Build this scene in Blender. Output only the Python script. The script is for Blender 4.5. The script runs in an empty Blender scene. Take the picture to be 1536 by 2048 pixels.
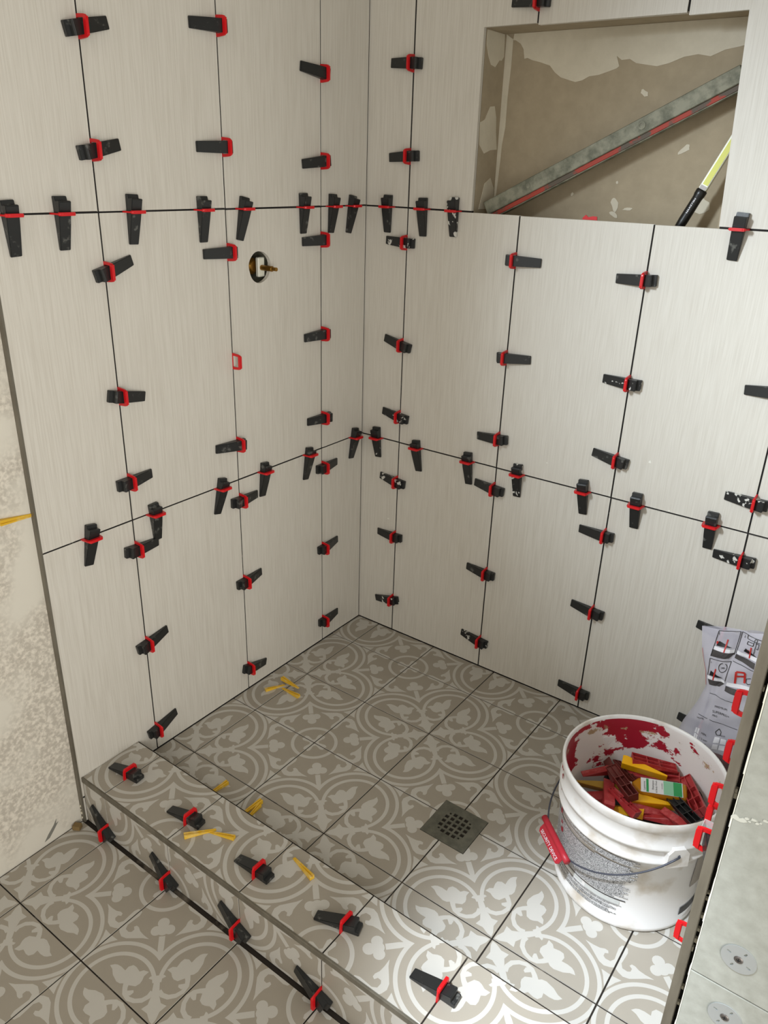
import bpy, bmesh, math, random
from mathutils import Vector, Matrix, Euler
from mathutils.geometry import delaunay_2d_cdt

# ------------------------------------------------------------------ camera, world, light, exposure
scene = bpy.context.scene
COL = scene.collection
cam_d = bpy.data.cameras.new('camera')
cam = bpy.data.objects.new('camera', cam_d)
COL.objects.link(cam)
cam.location = (1.27185, -1.66069, 1.2747)
cam.rotation_euler = (1.15588, -0.02921, 0.63386)
cam_d.sensor_fit = 'HORIZONTAL'
cam_d.sensor_width = 36.0
cam_d.lens = 36.0 * 1559.24 / 1536.0
cam_d.clip_start = 0.02
scene.camera = cam

world = bpy.data.worlds.new('room_light')
scene.world = world
world.use_nodes = True
world.node_tree.nodes['Background'].inputs['Color'].default_value = (1.0, 0.965, 0.885, 1)
world.node_tree.nodes['Background'].inputs['Strength'].default_value = 0.82

def area_light(name, loc, target, size, size_y, energy, color, spread):
    d = bpy.data.lights.new(name, 'AREA')
    d.shape = 'RECTANGLE'; d.size, d.size_y = size, size_y
    d.energy = energy; d.color = color; d.spread = math.radians(spread)
    o = bpy.data.objects.new(name, d); COL.objects.link(o)
    o.location = loc
    o.rotation_euler = (Vector(target) - Vector(loc)).to_track_quat('-Z', 'Y').to_euler()
    return o
# daylight from a window further back in the wall with the shower valve
area_light('window_daylight', (0.03, -1.85, 1.72), (1.22, 0.0, 0.85), 0.22, 0.35, 6.1, (0.80, 0.905, 1.0), 48)
# added fill from an unseen side, lifts the valve wall and bare plaster
area_light('valve_wall_fill', (2.35, -2.05, 0.98), (0.0, -0.75, 0.95), 1.0, 1.35, 12.8, (1.0, 0.985, 0.94), 120)
# added spot without a known fixture, brightens the curb end and bucket
sp = bpy.data.lights.new('curb_fill_spot', 'SPOT')
sp.energy = 425.0; sp.color = (0.80, 0.895, 1.0); sp.spot_size = math.radians(22); sp.spot_blend = 1.0; sp.shadow_soft_size = 0.05
spo = bpy.data.objects.new('curb_fill_spot', sp); COL.objects.link(spo)
spo.location = (0.70, -1.75, 2.1)
spo.rotation_euler = (Vector((1.09, -0.80, 0.0)) - Vector(spo.location)).to_track_quat('-Z', 'Y').to_euler()

vs = scene.view_settings
vs.view_transform = 'Standard'
vs.look = 'None'
vs.gamma = 1.0
vs.use_curve_mapping = False
vs.exposure = 0.0

random.seed(7)

# ------------------------------------------------------------------ materials
def srgb(r, g, b):
    f = lambda c: (c / 255 / 12.92) if c / 255 <= 0.04045 else ((c / 255 + 0.055) / 1.055) ** 2.4
    return (f(r), f(g), f(b), 1)

def new_mat(name):
    m = bpy.data.materials.new(name)
    m.use_nodes = True
    nt = m.node_tree
    return m, nt, nt.nodes['Principled BSDF']

def plain(name, col, rough=0.5, metal=0.0, spec=0.5, noise=0.0, nscale=40):
    m, nt, b = new_mat(name)
    b.inputs['Base Color'].default_value = col
    b.inputs['Roughness'].default_value = rough
    b.inputs['Metallic'].default_value = metal
    b.inputs['Specular IOR Level'].default_value = spec
    if noise:
        tc = nt.nodes.new('ShaderNodeTexCoord')
        n = nt.nodes.new('ShaderNodeTexNoise')
        n.inputs['Scale'].default_value = nscale
        n.inputs['Detail'].default_value = 5
        nt.links.new(tc.outputs['Object'], n.inputs['Vector'])
        mx = nt.nodes.new('ShaderNodeMix')
        mx.data_type = 'RGBA'
        mx.inputs[6].default_value = tuple(c * (1 - noise) for c in col[:3]) + (1,)
        mx.inputs[7].default_value = tuple(min(1, c * (1 + noise)) for c in col[:3]) + (1,)
        nt.links.new(n.outputs['Fac'], mx.inputs[0])
        nt.links.new(mx.outputs[2], b.inputs['Base Color'])
    return m

def two_tone(name, ca, cb, scale, lo, hi, rough=0.6, coord='Object', stretch=(1, 1, 1), detail=6, per_object=False, metal=0.0, bump=0.0):
    """ca below the noise threshold, cb above it"""
    m, nt, b = new_mat(name)
    tc = nt.nodes.new('ShaderNodeTexCoord')
    mp = nt.nodes.new('ShaderNodeMapping')
    mp.inputs['Scale'].default_value = stretch
    nt.links.new(tc.outputs[coord], mp.inputs['Vector'])
    vec = mp.outputs[0]
    if per_object:
        oi = nt.nodes.new('ShaderNodeObjectInfo')
        mu = nt.nodes.new('ShaderNodeMath'); mu.operation = 'MULTIPLY'; mu.inputs[1].default_value = 37.0
        nt.links.new(oi.outputs['Random'], mu.inputs[0])
        ad = nt.nodes.new('ShaderNodeVectorMath'); ad.operation = 'ADD'
        nt.links.new(vec, ad.inputs[0]); nt.links.new(mu.outputs[0], ad.inputs[1])
        vec = ad.outputs[0]
    n = nt.nodes.new('ShaderNodeTexNoise')
    n.inputs['Scale'].default_value = scale
    n.inputs['Detail'].default_value = detail
    n.inputs['Roughness'].default_value = 0.6
    nt.links.new(vec, n.inputs['Vector'])
    cr = nt.nodes.new('ShaderNodeValToRGB')
    cr.color_ramp.elements[0].position = lo; cr.color_ramp.elements[0].color = ca
    cr.color_ramp.elements[1].position = hi; cr.color_ramp.elements[1].color = cb
    nt.links.new(n.outputs['Fac'], cr.inputs[0])
    nt.links.new(cr.outputs[0], b.inputs['Base Color'])
    b.inputs['Roughness'].default_value = rough
    b.inputs['Metallic'].default_value = metal
    if bump:
        bp = nt.nodes.new('ShaderNodeBump'); bp.inputs['Strength'].default_value = bump; bp.inputs['Distance'].default_value = 0.002
        nt.links.new(n.outputs['Fac'], bp.inputs['Height']); nt.links.new(bp.outputs[0], b.inputs['Normal'])
    return m

def linen_tile(name):
    """off-white wall tile with fine vertical thread lines"""
    m, nt, b = new_mat(name)
    geo = nt.nodes.new('ShaderNodeNewGeometry')
    sep = nt.nodes.new('ShaderNodeSeparateXYZ')
    nt.links.new(geo.outputs['Position'], sep.inputs[0])
    add = nt.nodes.new('ShaderNodeMath'); add.operation = 'ADD'
    nt.links.new(sep.outputs[0], add.inputs[0]); nt.links.new(sep.outputs[1], add.inputs[1])
    oi = nt.nodes.new('ShaderNodeObjectInfo')
    cm = nt.nodes.new('ShaderNodeCombineXYZ')
    def ml(sock, k):
        q = nt.nodes.new('ShaderNodeMath'); q.operation = 'MULTIPLY'; q.inputs[1].default_value = k
        nt.links.new(sock, q.inputs[0]); return q.outputs[0]
    nt.links.new(ml(add.outputs[0], 420), cm.inputs[0])
    nt.links.new(ml(oi.outputs['Random'], 90), cm.inputs[1])
    nt.links.new(ml(sep.outputs[2], 11), cm.inputs[2])
    n = nt.nodes.new('ShaderNodeTexNoise'); n.inputs['Scale'].default_value = 1.0; n.inputs['Detail'].default_value = 3
    nt.links.new(cm.outputs[0], n.inputs['Vector'])
    cr = nt.nodes.new('ShaderNodeValToRGB')
    cr.color_ramp.elements[0].position = 0.30; cr.color_ramp.elements[0].color = srgb(199, 193, 182)
    cr.color_ramp.elements[1].position = 0.62; cr.color_ramp.elements[1].color = srgb(210, 205, 195)
    nt.links.new(n.outputs['Fac'], cr.inputs[0])
    nt.links.new(cr.outputs[0], b.inputs['Base Color'])
    b.inputs['Roughness'].default_value = 0.42
    b.inputs['Specular IOR Level'].default_value = 0.4
    bp = nt.nodes.new('ShaderNodeBump'); bp.inputs['Strength'].default_value = 0.10; bp.inputs['Distance'].default_value = 0.001
    nt.links.new(n.outputs['Fac'], bp.inputs['Height']); nt.links.new(bp.outputs[0], b.inputs['Normal'])
    return m

def wedge_mat(name, base, speck):
    m = two_tone(name, base, speck, 55, 0.60, 0.68, 0.38, per_object=True, detail=4)
    return m

M = {}
M['wall_tile'] = linen_tile('wall_tile_glaze')
M['tile_edge'] = plain('tile_edge', srgb(196, 190, 180), 0.7)
M['joint'] = two_tone('wall_joint_bed', srgb(26, 22, 20), srgb(150, 145, 136), 30, 0.66, 0.71, 0.9)
M['floor_joint'] = two_tone('floor_joint_bed', srgb(34, 26, 18), srgb(120, 110, 96), 9, 0.60, 0.72, 0.9)
M['print_dark'] = plain('tile_print_taupe', srgb(155, 147, 134), 0.36, noise=0.05, nscale=18)
M['print_light'] = plain('tile_print_pale', srgb(187, 183, 175), 0.36, noise=0.04, nscale=18)
M['plaster'] = two_tone('bare_plaster', srgb(184, 176, 163), srgb(219, 211, 197), 120, 0.42, 0.62, 0.9, bump=0.15)
# broad skimmed areas over the speckled plaster
nt = M['plaster'].node_tree
_b = nt.nodes['Principled BSDF']
_src = _b.inputs['Base Color'].links[0].from_socket
_tc = nt.nodes.new('ShaderNodeTexCoord')
_n2 = nt.nodes.new('ShaderNodeTexNoise'); _n2.inputs['Scale'].default_value = 5.5; _n2.inputs['Detail'].default_value = 3
nt.links.new(_tc.outputs['Object'], _n2.inputs['Vector'])
_cr = nt.nodes.new('ShaderNodeValToRGB'); _cr.color_ramp.elements[0].position = 0.46; _cr.color_ramp.elements[1].position = 0.58
nt.links.new(_n2.outputs['Fac'], _cr.inputs[0])
_mx = nt.nodes.new('ShaderNodeMix'); _mx.data_type = 'RGBA'; _mx.inputs[7].default_value = srgb(212, 206, 193)
nt.links.new(_cr.outputs[0], _mx.inputs[0]); nt.links.new(_src, _mx.inputs[6]); nt.links.new(_mx.outputs[2], _b.inputs['Base Color'])
M['smear'] = plain('grey_smear', srgb(120, 118, 110), 0.9)
M['smear_pale'] = plain('pale_smear', srgb(186, 186, 176), .9)
M['steel'] = two_tone('brushed_trim', srgb(98, 92, 80), srgb(122, 116, 103), 30, 0.35, 0.65, 0.45, metal=0.35, stretch=(1, 1, 0.2))
M['drain'] = two_tone('drain_steel', srgb(88, 88, 78), srgb(112, 110, 98), 40, 0.35, 0.65, 0.45, metal=0.4)
M['dark_hole'] = plain('dark_void', srgb(14, 13, 12), 0.9)
M['board'] = two_tone('cement_board', srgb(162, 149, 126), srgb(174, 160, 136), 30, 0.3, 0.7, 0.95)
M['patch'] = two_tone('joint_compound', srgb(205, 197, 178), srgb(217, 209, 190), 25, 0.3, 0.7, 0.9)
M['foam_board'] = two_tone('backer_board', srgb(144, 145, 136), srgb(158, 159, 151), 60, 0.35, 0.65, 0.85, bump=0.1)
M['board_edge'] = plain('board_edge_highlight', srgb(226, 222, 206), 0.8)
M['red'] = plain('red_plastic', srgb(205, 12, 22), 0.35)
M['black'] = wedge_mat('black_plastic_dusty', srgb(30, 31, 31), srgb(88, 88, 84))
M['black_splash'] = two_tone('black_plastic_splashed', srgb(26, 27, 28), srgb(205, 203, 196), 60, 0.60, 0.63, 0.38, per_object=True, detail=2)
M['yellow'] = two_tone('yellow_plastic', srgb(222, 176, 40), srgb(226, 204, 140), 40, 0.5, 0.75, 0.5, per_object=True)
M['bag_print_black'] = plain('ink_black', srgb(25, 24, 26), 0.4)
M['bag_print_dark'] = plain('ink_charcoal', srgb(70, 66, 66), 0.4)
M['bag_print_white'] = plain('ink_white', srgb(232, 230, 234), 0.4)
M['bag_print_red'] = plain('ink_red', srgb(190, 45, 40), 0.4)
M['bag_print_maroon'] = plain('ink_maroon', srgb(120, 92, 96), 0.5, noise=0.15, nscale=30)
M['metal'] = plain('galvanised', srgb(186, 190, 190), 0.35, metal=0.55, noise=0.06)
M['screw'] = plain('screw_steel', srgb(110, 104, 100), 0.4, metal=0.7)
M['wire'] = plain('grey_wire', srgb(74, 76, 86), 0.4, metal=0.3)
M['grip'] = plain('red_grip', srgb(172, 34, 48), 0.45)
M['red_pale'] = two_tone('red_plastic_faded', srgb(176, 52, 54), srgb(206, 100, 98), 60, 0.5, 0.75, 0.4, per_object=True)
M['maroon'] = plain('maroon_plastic', srgb(112, 48, 42), 0.4, noise=0.1)
M['amber_y'] = plain('bright_yellow_plastic', srgb(250, 186, 8), 0.35)
M['olive_y'] = plain('dull_yellow_plastic', srgb(176, 138, 20), 0.45)
M['black_clean'] = plain('black_plastic', srgb(34, 34, 33), 0.4)
M['white_plastic'] = plain('white_plastic', srgb(222, 220, 205), 0.4)
M['brass'] = plain('brass', srgb(150, 110, 45), 0.35, metal=0.8)
M['brown_wood'] = plain('wood_shim', srgb(120, 98, 60), 0.8, noise=0.2)
M['pen_black'] = plain('tool_black', srgb(18, 18, 17), 0.35)
M['pen_yellow'] = plain('tool_yellow', srgb(205, 205, 70), 0.4)
M['pen_white'] = plain('tool_white', srgb(238, 240, 225), 0.3)
M['level_grey'] = two_tone('level_grime', srgb(98, 98, 82), srgb(138, 136, 118), 45, 0.38, 0.62, 0.6, metal=0.2)
M['level_red'] = two_tone('level_red', srgb(158, 50, 30), srgb(84, 72, 58), 30, 0.50, 0.58, 0.6)
M['label_green'] = plain('label_green', srgb(44, 150, 84), 0.4)
M['label_green_pale'] = plain('label_pale_green', srgb(140, 196, 160), 0.4)
M['label_white'] = plain('label_white', srgb(226, 224, 224), 0.4)
M['cap_clear'] = plain('clear_cap', srgb(200, 192, 185), 0.2)
M['speck_white'] = plain('mortar_white', srgb(228, 226, 216), 0.8)

def bucket_outer():
    m, nt, b = new_mat('pail_white')
    tc = nt.nodes.new('ShaderNodeTexCoord')
    n = nt.nodes.new('ShaderNodeTexNoise'); n.inputs['Scale'].default_value = 14; n.inputs['Detail'].default_value = 6
    nt.links.new(tc.outputs['Object'], n.inputs['Vector'])
    cr = nt.nodes.new('ShaderNodeValToRGB')
    cr.color_ramp.elements[0].position = 0.30; cr.color_ramp.elements[0].color = srgb(196, 184, 168)
    cr.color_ramp.elements[1].position = 0.46; cr.color_ramp.elements[1].color = srgb(232, 229, 226)
    nt.links.new(n.outputs['Fac'], cr.inputs[0])
    nt.links.new(cr.outputs[0], b.inputs['Base Color'])
    b.inputs['Roughness'].default_value = 0.38
    return m

def bucket_inner():
    """white inside with dried red smears towards the back and tan crust near the rim"""
    m, nt, b = new_mat('pail_inside_smeared')
    L = nt.links.new
    tc = nt.nodes.new('ShaderNodeTexCoord')
    sep = nt.nodes.new('ShaderNodeSeparateXYZ'); L(tc.outputs['Object'], sep.inputs[0])
    def noise(scale, det, rough=0.6, st=(1, 1, 1)):
        mp = nt.nodes.new('ShaderNodeMapping'); mp.inputs['Scale'].default_value = st
        L(tc.outputs['Object'], mp.inputs[0])
        n = nt.nodes.new('ShaderNodeTexNoise'); n.inputs['Scale'].default_value = scale; n.inputs['Detail'].default_value = det; n.inputs['Roughness'].default_value = rough
        L(mp.outputs[0], n.inputs['Vector']); return n.outputs['Fac']
    def math_(op, a, c):
        q = nt.nodes.new('ShaderNodeMath'); q.operation = op
        for i, v in enumerate((a, c)):
            if isinstance(v, (int, float)): q.inputs[i].default_value = v
            else: L(v, q.inputs[i])
        return q.outputs[0]
    def ramp(s, lo, hi):
        q = nt.nodes.new('ShaderNodeMapRange'); q.inputs[1].default_value = lo; q.inputs[2].default_value = hi; q.clamp = True
        L(s, q.inputs[0]); return q.outputs[0]
    # the smears lie on the side towards -x and up the wall
    bias = math_('MULTIPLY', sep.outputs[0], -1.0)
    up = math_('MULTIPLY', math_('SUBTRACT', sep.outputs[2], 0.20), 1.3)
    s = math_('ADD', math_('ADD', noise(13, 5, 0.62, (1, 1, 1.5)), bias), up)
    red = ramp(s, 0.60, 0.62)
    tn = math_('ADD', noise(30, 5, 0.7, (1, 1, 1.3)), math_('MULTIPLY', math_('ABSOLUTE', math_('SUBTRACT', sep.outputs[2], 0.243), 0), -14.0))
    tan = ramp(tn, 0.50, 0.56)
    base = nt.nodes.new('ShaderNodeMix'); base.data_type = 'RGBA'
    base.inputs[6].default_value = srgb(226, 220, 216); base.inputs[7].default_value = srgb(158, 26, 46)
    L(red, base.inputs[0])
    mx = nt.nodes.new('ShaderNodeMix'); mx.data_type = 'RGBA'
    mx.inputs[7].default_value = srgb(176, 150, 118)
    L(tan, mx.inputs[0]); L(base.outputs[2], mx.inputs[6])
    L(mx.outputs[2], b.inputs['Base Color'])
    b.inputs['Roughness'].default_value = 0.4
    return m

def fine_print():
    m, nt, b = new_mat('fine_print')
    tc = nt.nodes.new('ShaderNodeTexCoord')
    n = nt.nodes.new('ShaderNodeTexNoise'); n.inputs['Scale'].default_value = 900; n.inputs['Detail'].default_value = 1
    nt.links.new(tc.outputs['Object'], n.inputs['Vector'])
    cr = nt.nodes.new('ShaderNodeValToRGB')
    cr.color_ramp.elements[0].position = 0.44; cr.color_ramp.elements[0].color = srgb(60, 60, 62)
    cr.color_ramp.elements[1].position = 0.56; cr.color_ramp.elements[1].color = srgb(222, 220, 220)
    nt.links.new(n.outputs['Fac'], cr.inputs[0]); nt.links.new(cr.outputs[0], b.inputs['Base Color'])
    b.inputs['Roughness'].default_value = 0.4
    return m

M['pail'] = bucket_outer()
M['pail_in'] = bucket_inner()
M['fine_print'] = fine_print()
m, nt, b = new_mat('clear_bag_film')
b.inputs['Base Color'].default_value = srgb(206, 203, 214)
b.inputs['Roughness'].default_value = 0.18
b.inputs['Alpha'].default_value = 0.62
M['film'] = m
m, nt, b = new_mat('clear_tape')
b.inputs['Base Color'].default_value = srgb(225, 226, 224); b.inputs['Roughness'].default_value = 0.12; b.inputs['Alpha'].default_value = 0.45
M['tape'] = m
m, nt, b = new_mat('amber_liquid_bottle')
b.inputs['Base Color'].default_value = srgb(214, 142, 20); b.inputs['Roughness'].default_value = 0.12
b.inputs['Transmission Weight'].default_value = 0.35; b.inputs['IOR'].default_value = 1.4
M['amber'] = m

# ------------------------------------------------------------------ helpers
def link(name, data, parent=None, loc=None, rot=None):
    o = bpy.data.objects.new(name, data)
    COL.objects.link(o)
    if parent is not None: o.parent = parent
    if loc is not None: o.location = loc
    if rot is not None: o.rotation_euler = rot
    return o

def mesh_of(name, bm, mats, smooth=False):
    bmesh.ops.recalc_face_normals(bm, faces=bm.faces[:])
    me = bpy.data.meshes.new(name)
    bm.to_mesh(me); bm.free()
    for mm in (mats if isinstance(mats, (list, tuple)) else [mats]): me.materials.append(mm)
    if smooth:
        for pl in me.polygons: pl.use_smooth = True
    return me

def tag(o, label=None, cat=None, group=None, kind=None):
    if label: o['label'] = label
    if cat: o['category'] = cat
    if group: o['group'] = group
    if kind: o['kind'] = kind
    return o

def box(bm, x0, x1, y0, y1, z0, z1, mi=0):
    v = [bm.verts.new((x, y, z)) for x in (x0, x1) for y in (y0, y1) for z in (z0, z1)]
    for f in ((0, 1, 3, 2), (4, 6, 7, 5), (0, 4, 5, 1), (2, 3, 7, 6), (0, 2, 6, 4), (1, 5, 7, 3)):
        bm.faces.new([v[i] for i in f]).material_index = mi

def boxes(name, lst, mats, parent=None, bevel=0.0, seg=1):
    bm = bmesh.new()
    for t in lst: box(bm, *t)
    if bevel: bmesh.ops.bevel(bm, geom=bm.edges[:], offset=bevel, segments=seg, affect='EDGES', clamp_overlap=True)
    return link(name, mesh_of(name, bm, mats), parent)

def ccw(pts):
    pts = [tuple(q) for q in pts]
    ar = sum(a[0] * b[1] - b[0] * a[1] for a, b in zip(pts, pts[1:] + pts[:1]))
    return pts if ar > 0 else pts[::-1]

def prism(bm, pts, fn, d0, d1, holes=(), mi=0):
    """extrude the 2D outline pts (with holes) between depths d0 and d1; fn(a, b, d) gives the 3D point"""
    loops = [ccw(pts)] + [ccw(h) for h in holes]
    vs_, es, k = [], [], 0
    for lp in loops:
        for i, q in enumerate(lp):
            vs_.append(Vector(q)); es.append((k + i, k + (i + 1) % len(lp)))
        k += len(lp)
    faces_in = []
    k = 0
    for lp in loops:
        faces_in.append(list(range(k, k + len(lp)))); k += len(lp)
    ov, oe, of, _, _, fo = delaunay_2d_cdt(vs_, es, faces_in, 0, 1e-7, True)
    for d, flip in ((d0, False), (d1, True)):
        vv = [bm.verts.new(fn(q[0], q[1], d)) for q in ov]
        for f, src in zip(of, fo):
            if 0 in src and not any(s > 0 for s in src):
                try: bm.faces.new([vv[i] for i in (reversed(f) if flip else f)]).material_index = mi
                except ValueError: pass
    for lp in loops:
        a = [bm.verts.new(fn(q[0], q[1], d0)) for q in lp]
        c = [bm.verts.new(fn(q[0], q[1], d1)) for q in lp]
        for i in range(len(lp)):
            j = (i + 1) % len(lp)
            bm.faces.new((a[i], a[j], c[j], c[i])).material_index = mi
    bmesh.ops.remove_doubles(bm, verts=bm.verts[:], dist=1e-6)
    loose = [v for v in bm.verts if not v.link_faces]
    if loose: bmesh.ops.delete(bm, geom=loose, context='VERTS')

def lathe(bm, prof, n=64, mi=0, a0=0.0, a1=2 * math.pi, close=True):
    rows = []
    cnt = n if close else n + 1
    for r, z in prof:
        rows.append([bm.verts.new((r * math.cos(a0 + (a1 - a0) * i / n), r * math.sin(a0 + (a1 - a0) * i / n), z)) for i in range(cnt)])
    for k in range(len(rows) - 1):
        for i in range(n):
            j = (i + 1) % cnt
            bm.faces.new((rows[k][i], rows[k][j], rows[k + 1][j], rows[k + 1][i])).material_index = mi
    return rows

def tube(bm, pts, r, n=8, cap=True, mi=0):
    pts = [Vector(q) for q in pts]
    rings = []
    up = Vector((0.13, 0.21, 0.97)).normalized()
    for i, q in enumerate(pts):
        t = (pts[min(i + 1, len(pts) - 1)] - pts[max(i - 1, 0)]).normalized()
        a = t.cross(up)
        if a.length < 1e-3: a = t.cross(Vector((1, 0, 0)))
        a.normalize(); c = t.cross(a)
        rr = r[i] if isinstance(r, (list, tuple)) else r
        rings.append([bm.verts.new(q + a * rr * math.cos(2 * math.pi * k / n) + c * rr * math.sin(2 * math.pi * k / n)) for k in range(n)])
    for i in range(len(rings) - 1):
        for k in range(n):
            bm.faces.new((rings[i][k], rings[i][(k + 1) % n], rings[i + 1][(k + 1) % n], rings[i + 1][k])).material_index = mi
    if cap:
        bm.faces.new(rings[0][::-1]).material_index = mi; bm.faces.new(rings[-1]).material_index = mi

def text_mesh(s, size):
    cu = bpy.data.curves.new('lettering', 'FONT')
    cu.body = s; cu.size = size; cu.resolution_u = 2
    o = bpy.data.objects.new('lettering', cu)
    COL.objects.link(o)
    dg = bpy.context.evaluated_depsgraph_get(); dg.update()
    me = bpy.data.meshes.new_from_object(o.evaluated_get(dg))
    bpy.data.objects.remove(o); bpy.data.curves.remove(cu)
    return [v.co.copy() for v in me.vertices], [list(pl.vertices) for pl in me.polygons]

def add_text(bm, s, width, fn, mi=0):
    """lettering s scaled to the given width; fn(a, b) -> 3D point (a along the line, b up)"""
    vs_, fs = text_mesh(s, 1.0)
    if not vs_: return
    x0 = min(v.x for v in vs_); x1 = max(v.x for v in vs_)
    k = width / max(1e-6, x1 - x0)
    bv = [bm.verts.new(fn((v.x - x0) * k, v.y * k)) for v in vs_]
    for f in fs:
        try: bm.faces.new([bv[i] for i in f]).material_index = mi
        except ValueError: pass

ORD = ['first', 'second', 'third', 'fourth', 'fifth', 'sixth', 'seventh', 'eighth', 'ninth']

# ------------------------------------------------------------------ measures (metres)
Z1, Z2, Z3 = 0.595, 1.1897, 1.785           # cross seams of the wall tiles
YL = {3: -0.1746, 2: -0.4746, 1: -0.7746}    # upright seams on the valve wall
XR = {1: 0.1269, 2: 0.4269, 3: 0.7269, 4: 1.0269}
EDGE = -0.980                                # end of the valve-wall tiling
ZC, YI, YO, ZB = 0.0546, -0.8222, -0.9727, -0.0677   # curb top, inner and outer face, bathroom floor
XP = 1.204                                   # tiled face of the partition
NX0, NX1, NZ1, NY = 0.303, 0.846, 1.553, 0.100        # niche opening and depth
G = 0.0021                                   # half joint

DATA = {'LV1': [(-0.7746, 1.47, 13.0, 0.0556), (-0.7746, 1.2891, 10.9, 0.0566), (-0.7746, 1.0895, 15.9, 0.0608), (-0.7746, 0.8583, -11.4, 0.0593), (-0.7746, 0.6809, 2.6, 0.056), (-0.7746, 0.5297, -3.0, 0.0491), (-0.7746, 0.2955, 9.7, 0.0593), (-0.7746, 0.0604, 11.7, 0.0628)], 'LV2': [(-0.4746, 1.5106, -177.7, 0.0713), (-0.4746, 1.3045, -178.7, 0.0716), (-0.4746, 1.1058, -179.7, 0.068), (-0.4746, 0.8765, None, 0), (-0.4746, 0.6837, 176.4, 0.0662), (-0.4746, 0.5434, -1.0, 0.0571), (-0.4746, 0.3242, 3.5, 0.0607), (-0.4746, 0.0674, -13.1, 0.0663)], 'LV3': [(-0.1746, 1.4612, 173.4, 0.0738), (-0.1746, 1.2863, -173.5, 0.0663), (-0.1746, 1.1167, -178.5, 0.0689), (-0.1746, 0.8955, -178.1, 0.0658), (-0.1746, 0.679, 178.8, 0.058), (-0.1746, 0.542, 0.2, 0.0608), (-0.1746, 0.3026, 3.5, 0.0652), (-0.1746, 0.0671, 1.0, 0.0672)], 'RV1': [(0.1269, 1.4934, 177.3, 0.0609), (0.1269, 1.3025, -176.8, 0.0589), (0.1269, 1.1105, 178.3, 0.0608), (0.1269, 0.8594, 167.9, 0.058), (0.1269, 0.6679, 172.8, 0.0516), (0.1269, 0.4806, 173.8, 0.0588), (0.1269, 0.3128, -179.4, 0.0616), (0.1269, 0.1053, -166.5, 0.0638)], 'RV2': [(0.4269, 1.5903, 177.4, 0.0609), (0.4269, 1.0937, -0.5, 0.0641), (0.4269, 0.8736, 3.5, 0.0636), (0.4269, 0.6721, -176.2, 0.0609), (0.4269, 0.5387, 175.2, 0.0574), (0.4269, 0.2954, 177.0, 0.0608), (0.4269, 0.083, 174.3, 0.0615)], 'RV3': [(0.7269, 1.0807, -177.7, 0.0618), (0.7269, 0.8647, 179.1, 0.0587), (0.7269, 0.6873, 173.0, 0.0588), (0.7269, 0.4994, -179.8, 0.0643), (0.7269, 0.2918, 175.9, 0.0577), (0.7269, 0.0504, 178.1, 0.0614)], 'RV4': [(1.0269, 0.8985, -174.9, 0.0678), (1.0269, 0.6655, 178.8, 0.0604), (1.0269, 0.5332, -177.8, 0.0586), (1.0269, 0.3463, 174.5, 0.0595), (1.0269, 0.0909, 174.6, 0.0538)], 'LH2': [(-0.9435, 1.1897, -87.0, 0.0643), (-0.8505, 1.1897, -89.7, 0.0592), (-0.7058, 1.1897, -92.6, 0.0567), (-0.5393, 1.1897, -90.1, 0.0615), (-0.4275, 1.1897, -101.4, 0.0636), (-0.2404, 1.1897, -89.3, 0.0566), (-0.138, 1.1897, -93.2, 0.0595), (-0.0641, 1.1897, -99.4, 0.063)], 'LH1': [(-0.8774, 0.595, -99.8, 0.0596), (-0.7224, 0.595, -86.5, 0.0646), (-0.5331, 0.595, -103.3, 0.0644), (-0.3935, 0.595, -96.6, 0.0649), (-0.2309, 0.595, -99.6, 0.0707), (-0.0417, 0.595, -100.0, 0.0619)], 'RH2': [(0.0695, 1.1897, -90.9, 0.0596), (0.1725, 1.1897, -88.2, 0.0618), (0.2589, 1.1897, -89.0, 0.0526), (0.8899, 1.1897, -93.3, 0.054)], 'RH1': [(0.0552, 0.595, -85.3, 0.0551), (0.1872, 0.595, -81.9, 0.0663), (0.3469, 0.595, -84.7, 0.0631), (0.4886, 0.595, -87.4, 0.0604), (0.6605, 0.595, -84.4, 0.0583), (0.7881, 0.595, -87.8, 0.0576), (0.9532, 0.595, -88.9, 0.0576)], 'CT': [(0.0785, -0.9047, -172.9, 0.052), (0.2785, -0.9103, -173.2, 0.0554), (0.4785, -0.9181, -178.8, 0.0533), (0.6785, -0.9055, -163.6, 0.0589), (0.8785, -0.9057, -178.1, 0.0581)], 'CF': [(0.0785, -0.0496, 145.6, 0.0646), (0.2785, -0.0508, 150.2, 0.0618), (0.4785, -0.0313, 154.1, 0.0575), (0.6785, -0.0447, 161.7, 0.0615)], 'PL': [0.7523, 0.6862, 0.6212, 0.583, 0.5487, 0.3951]}
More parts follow.
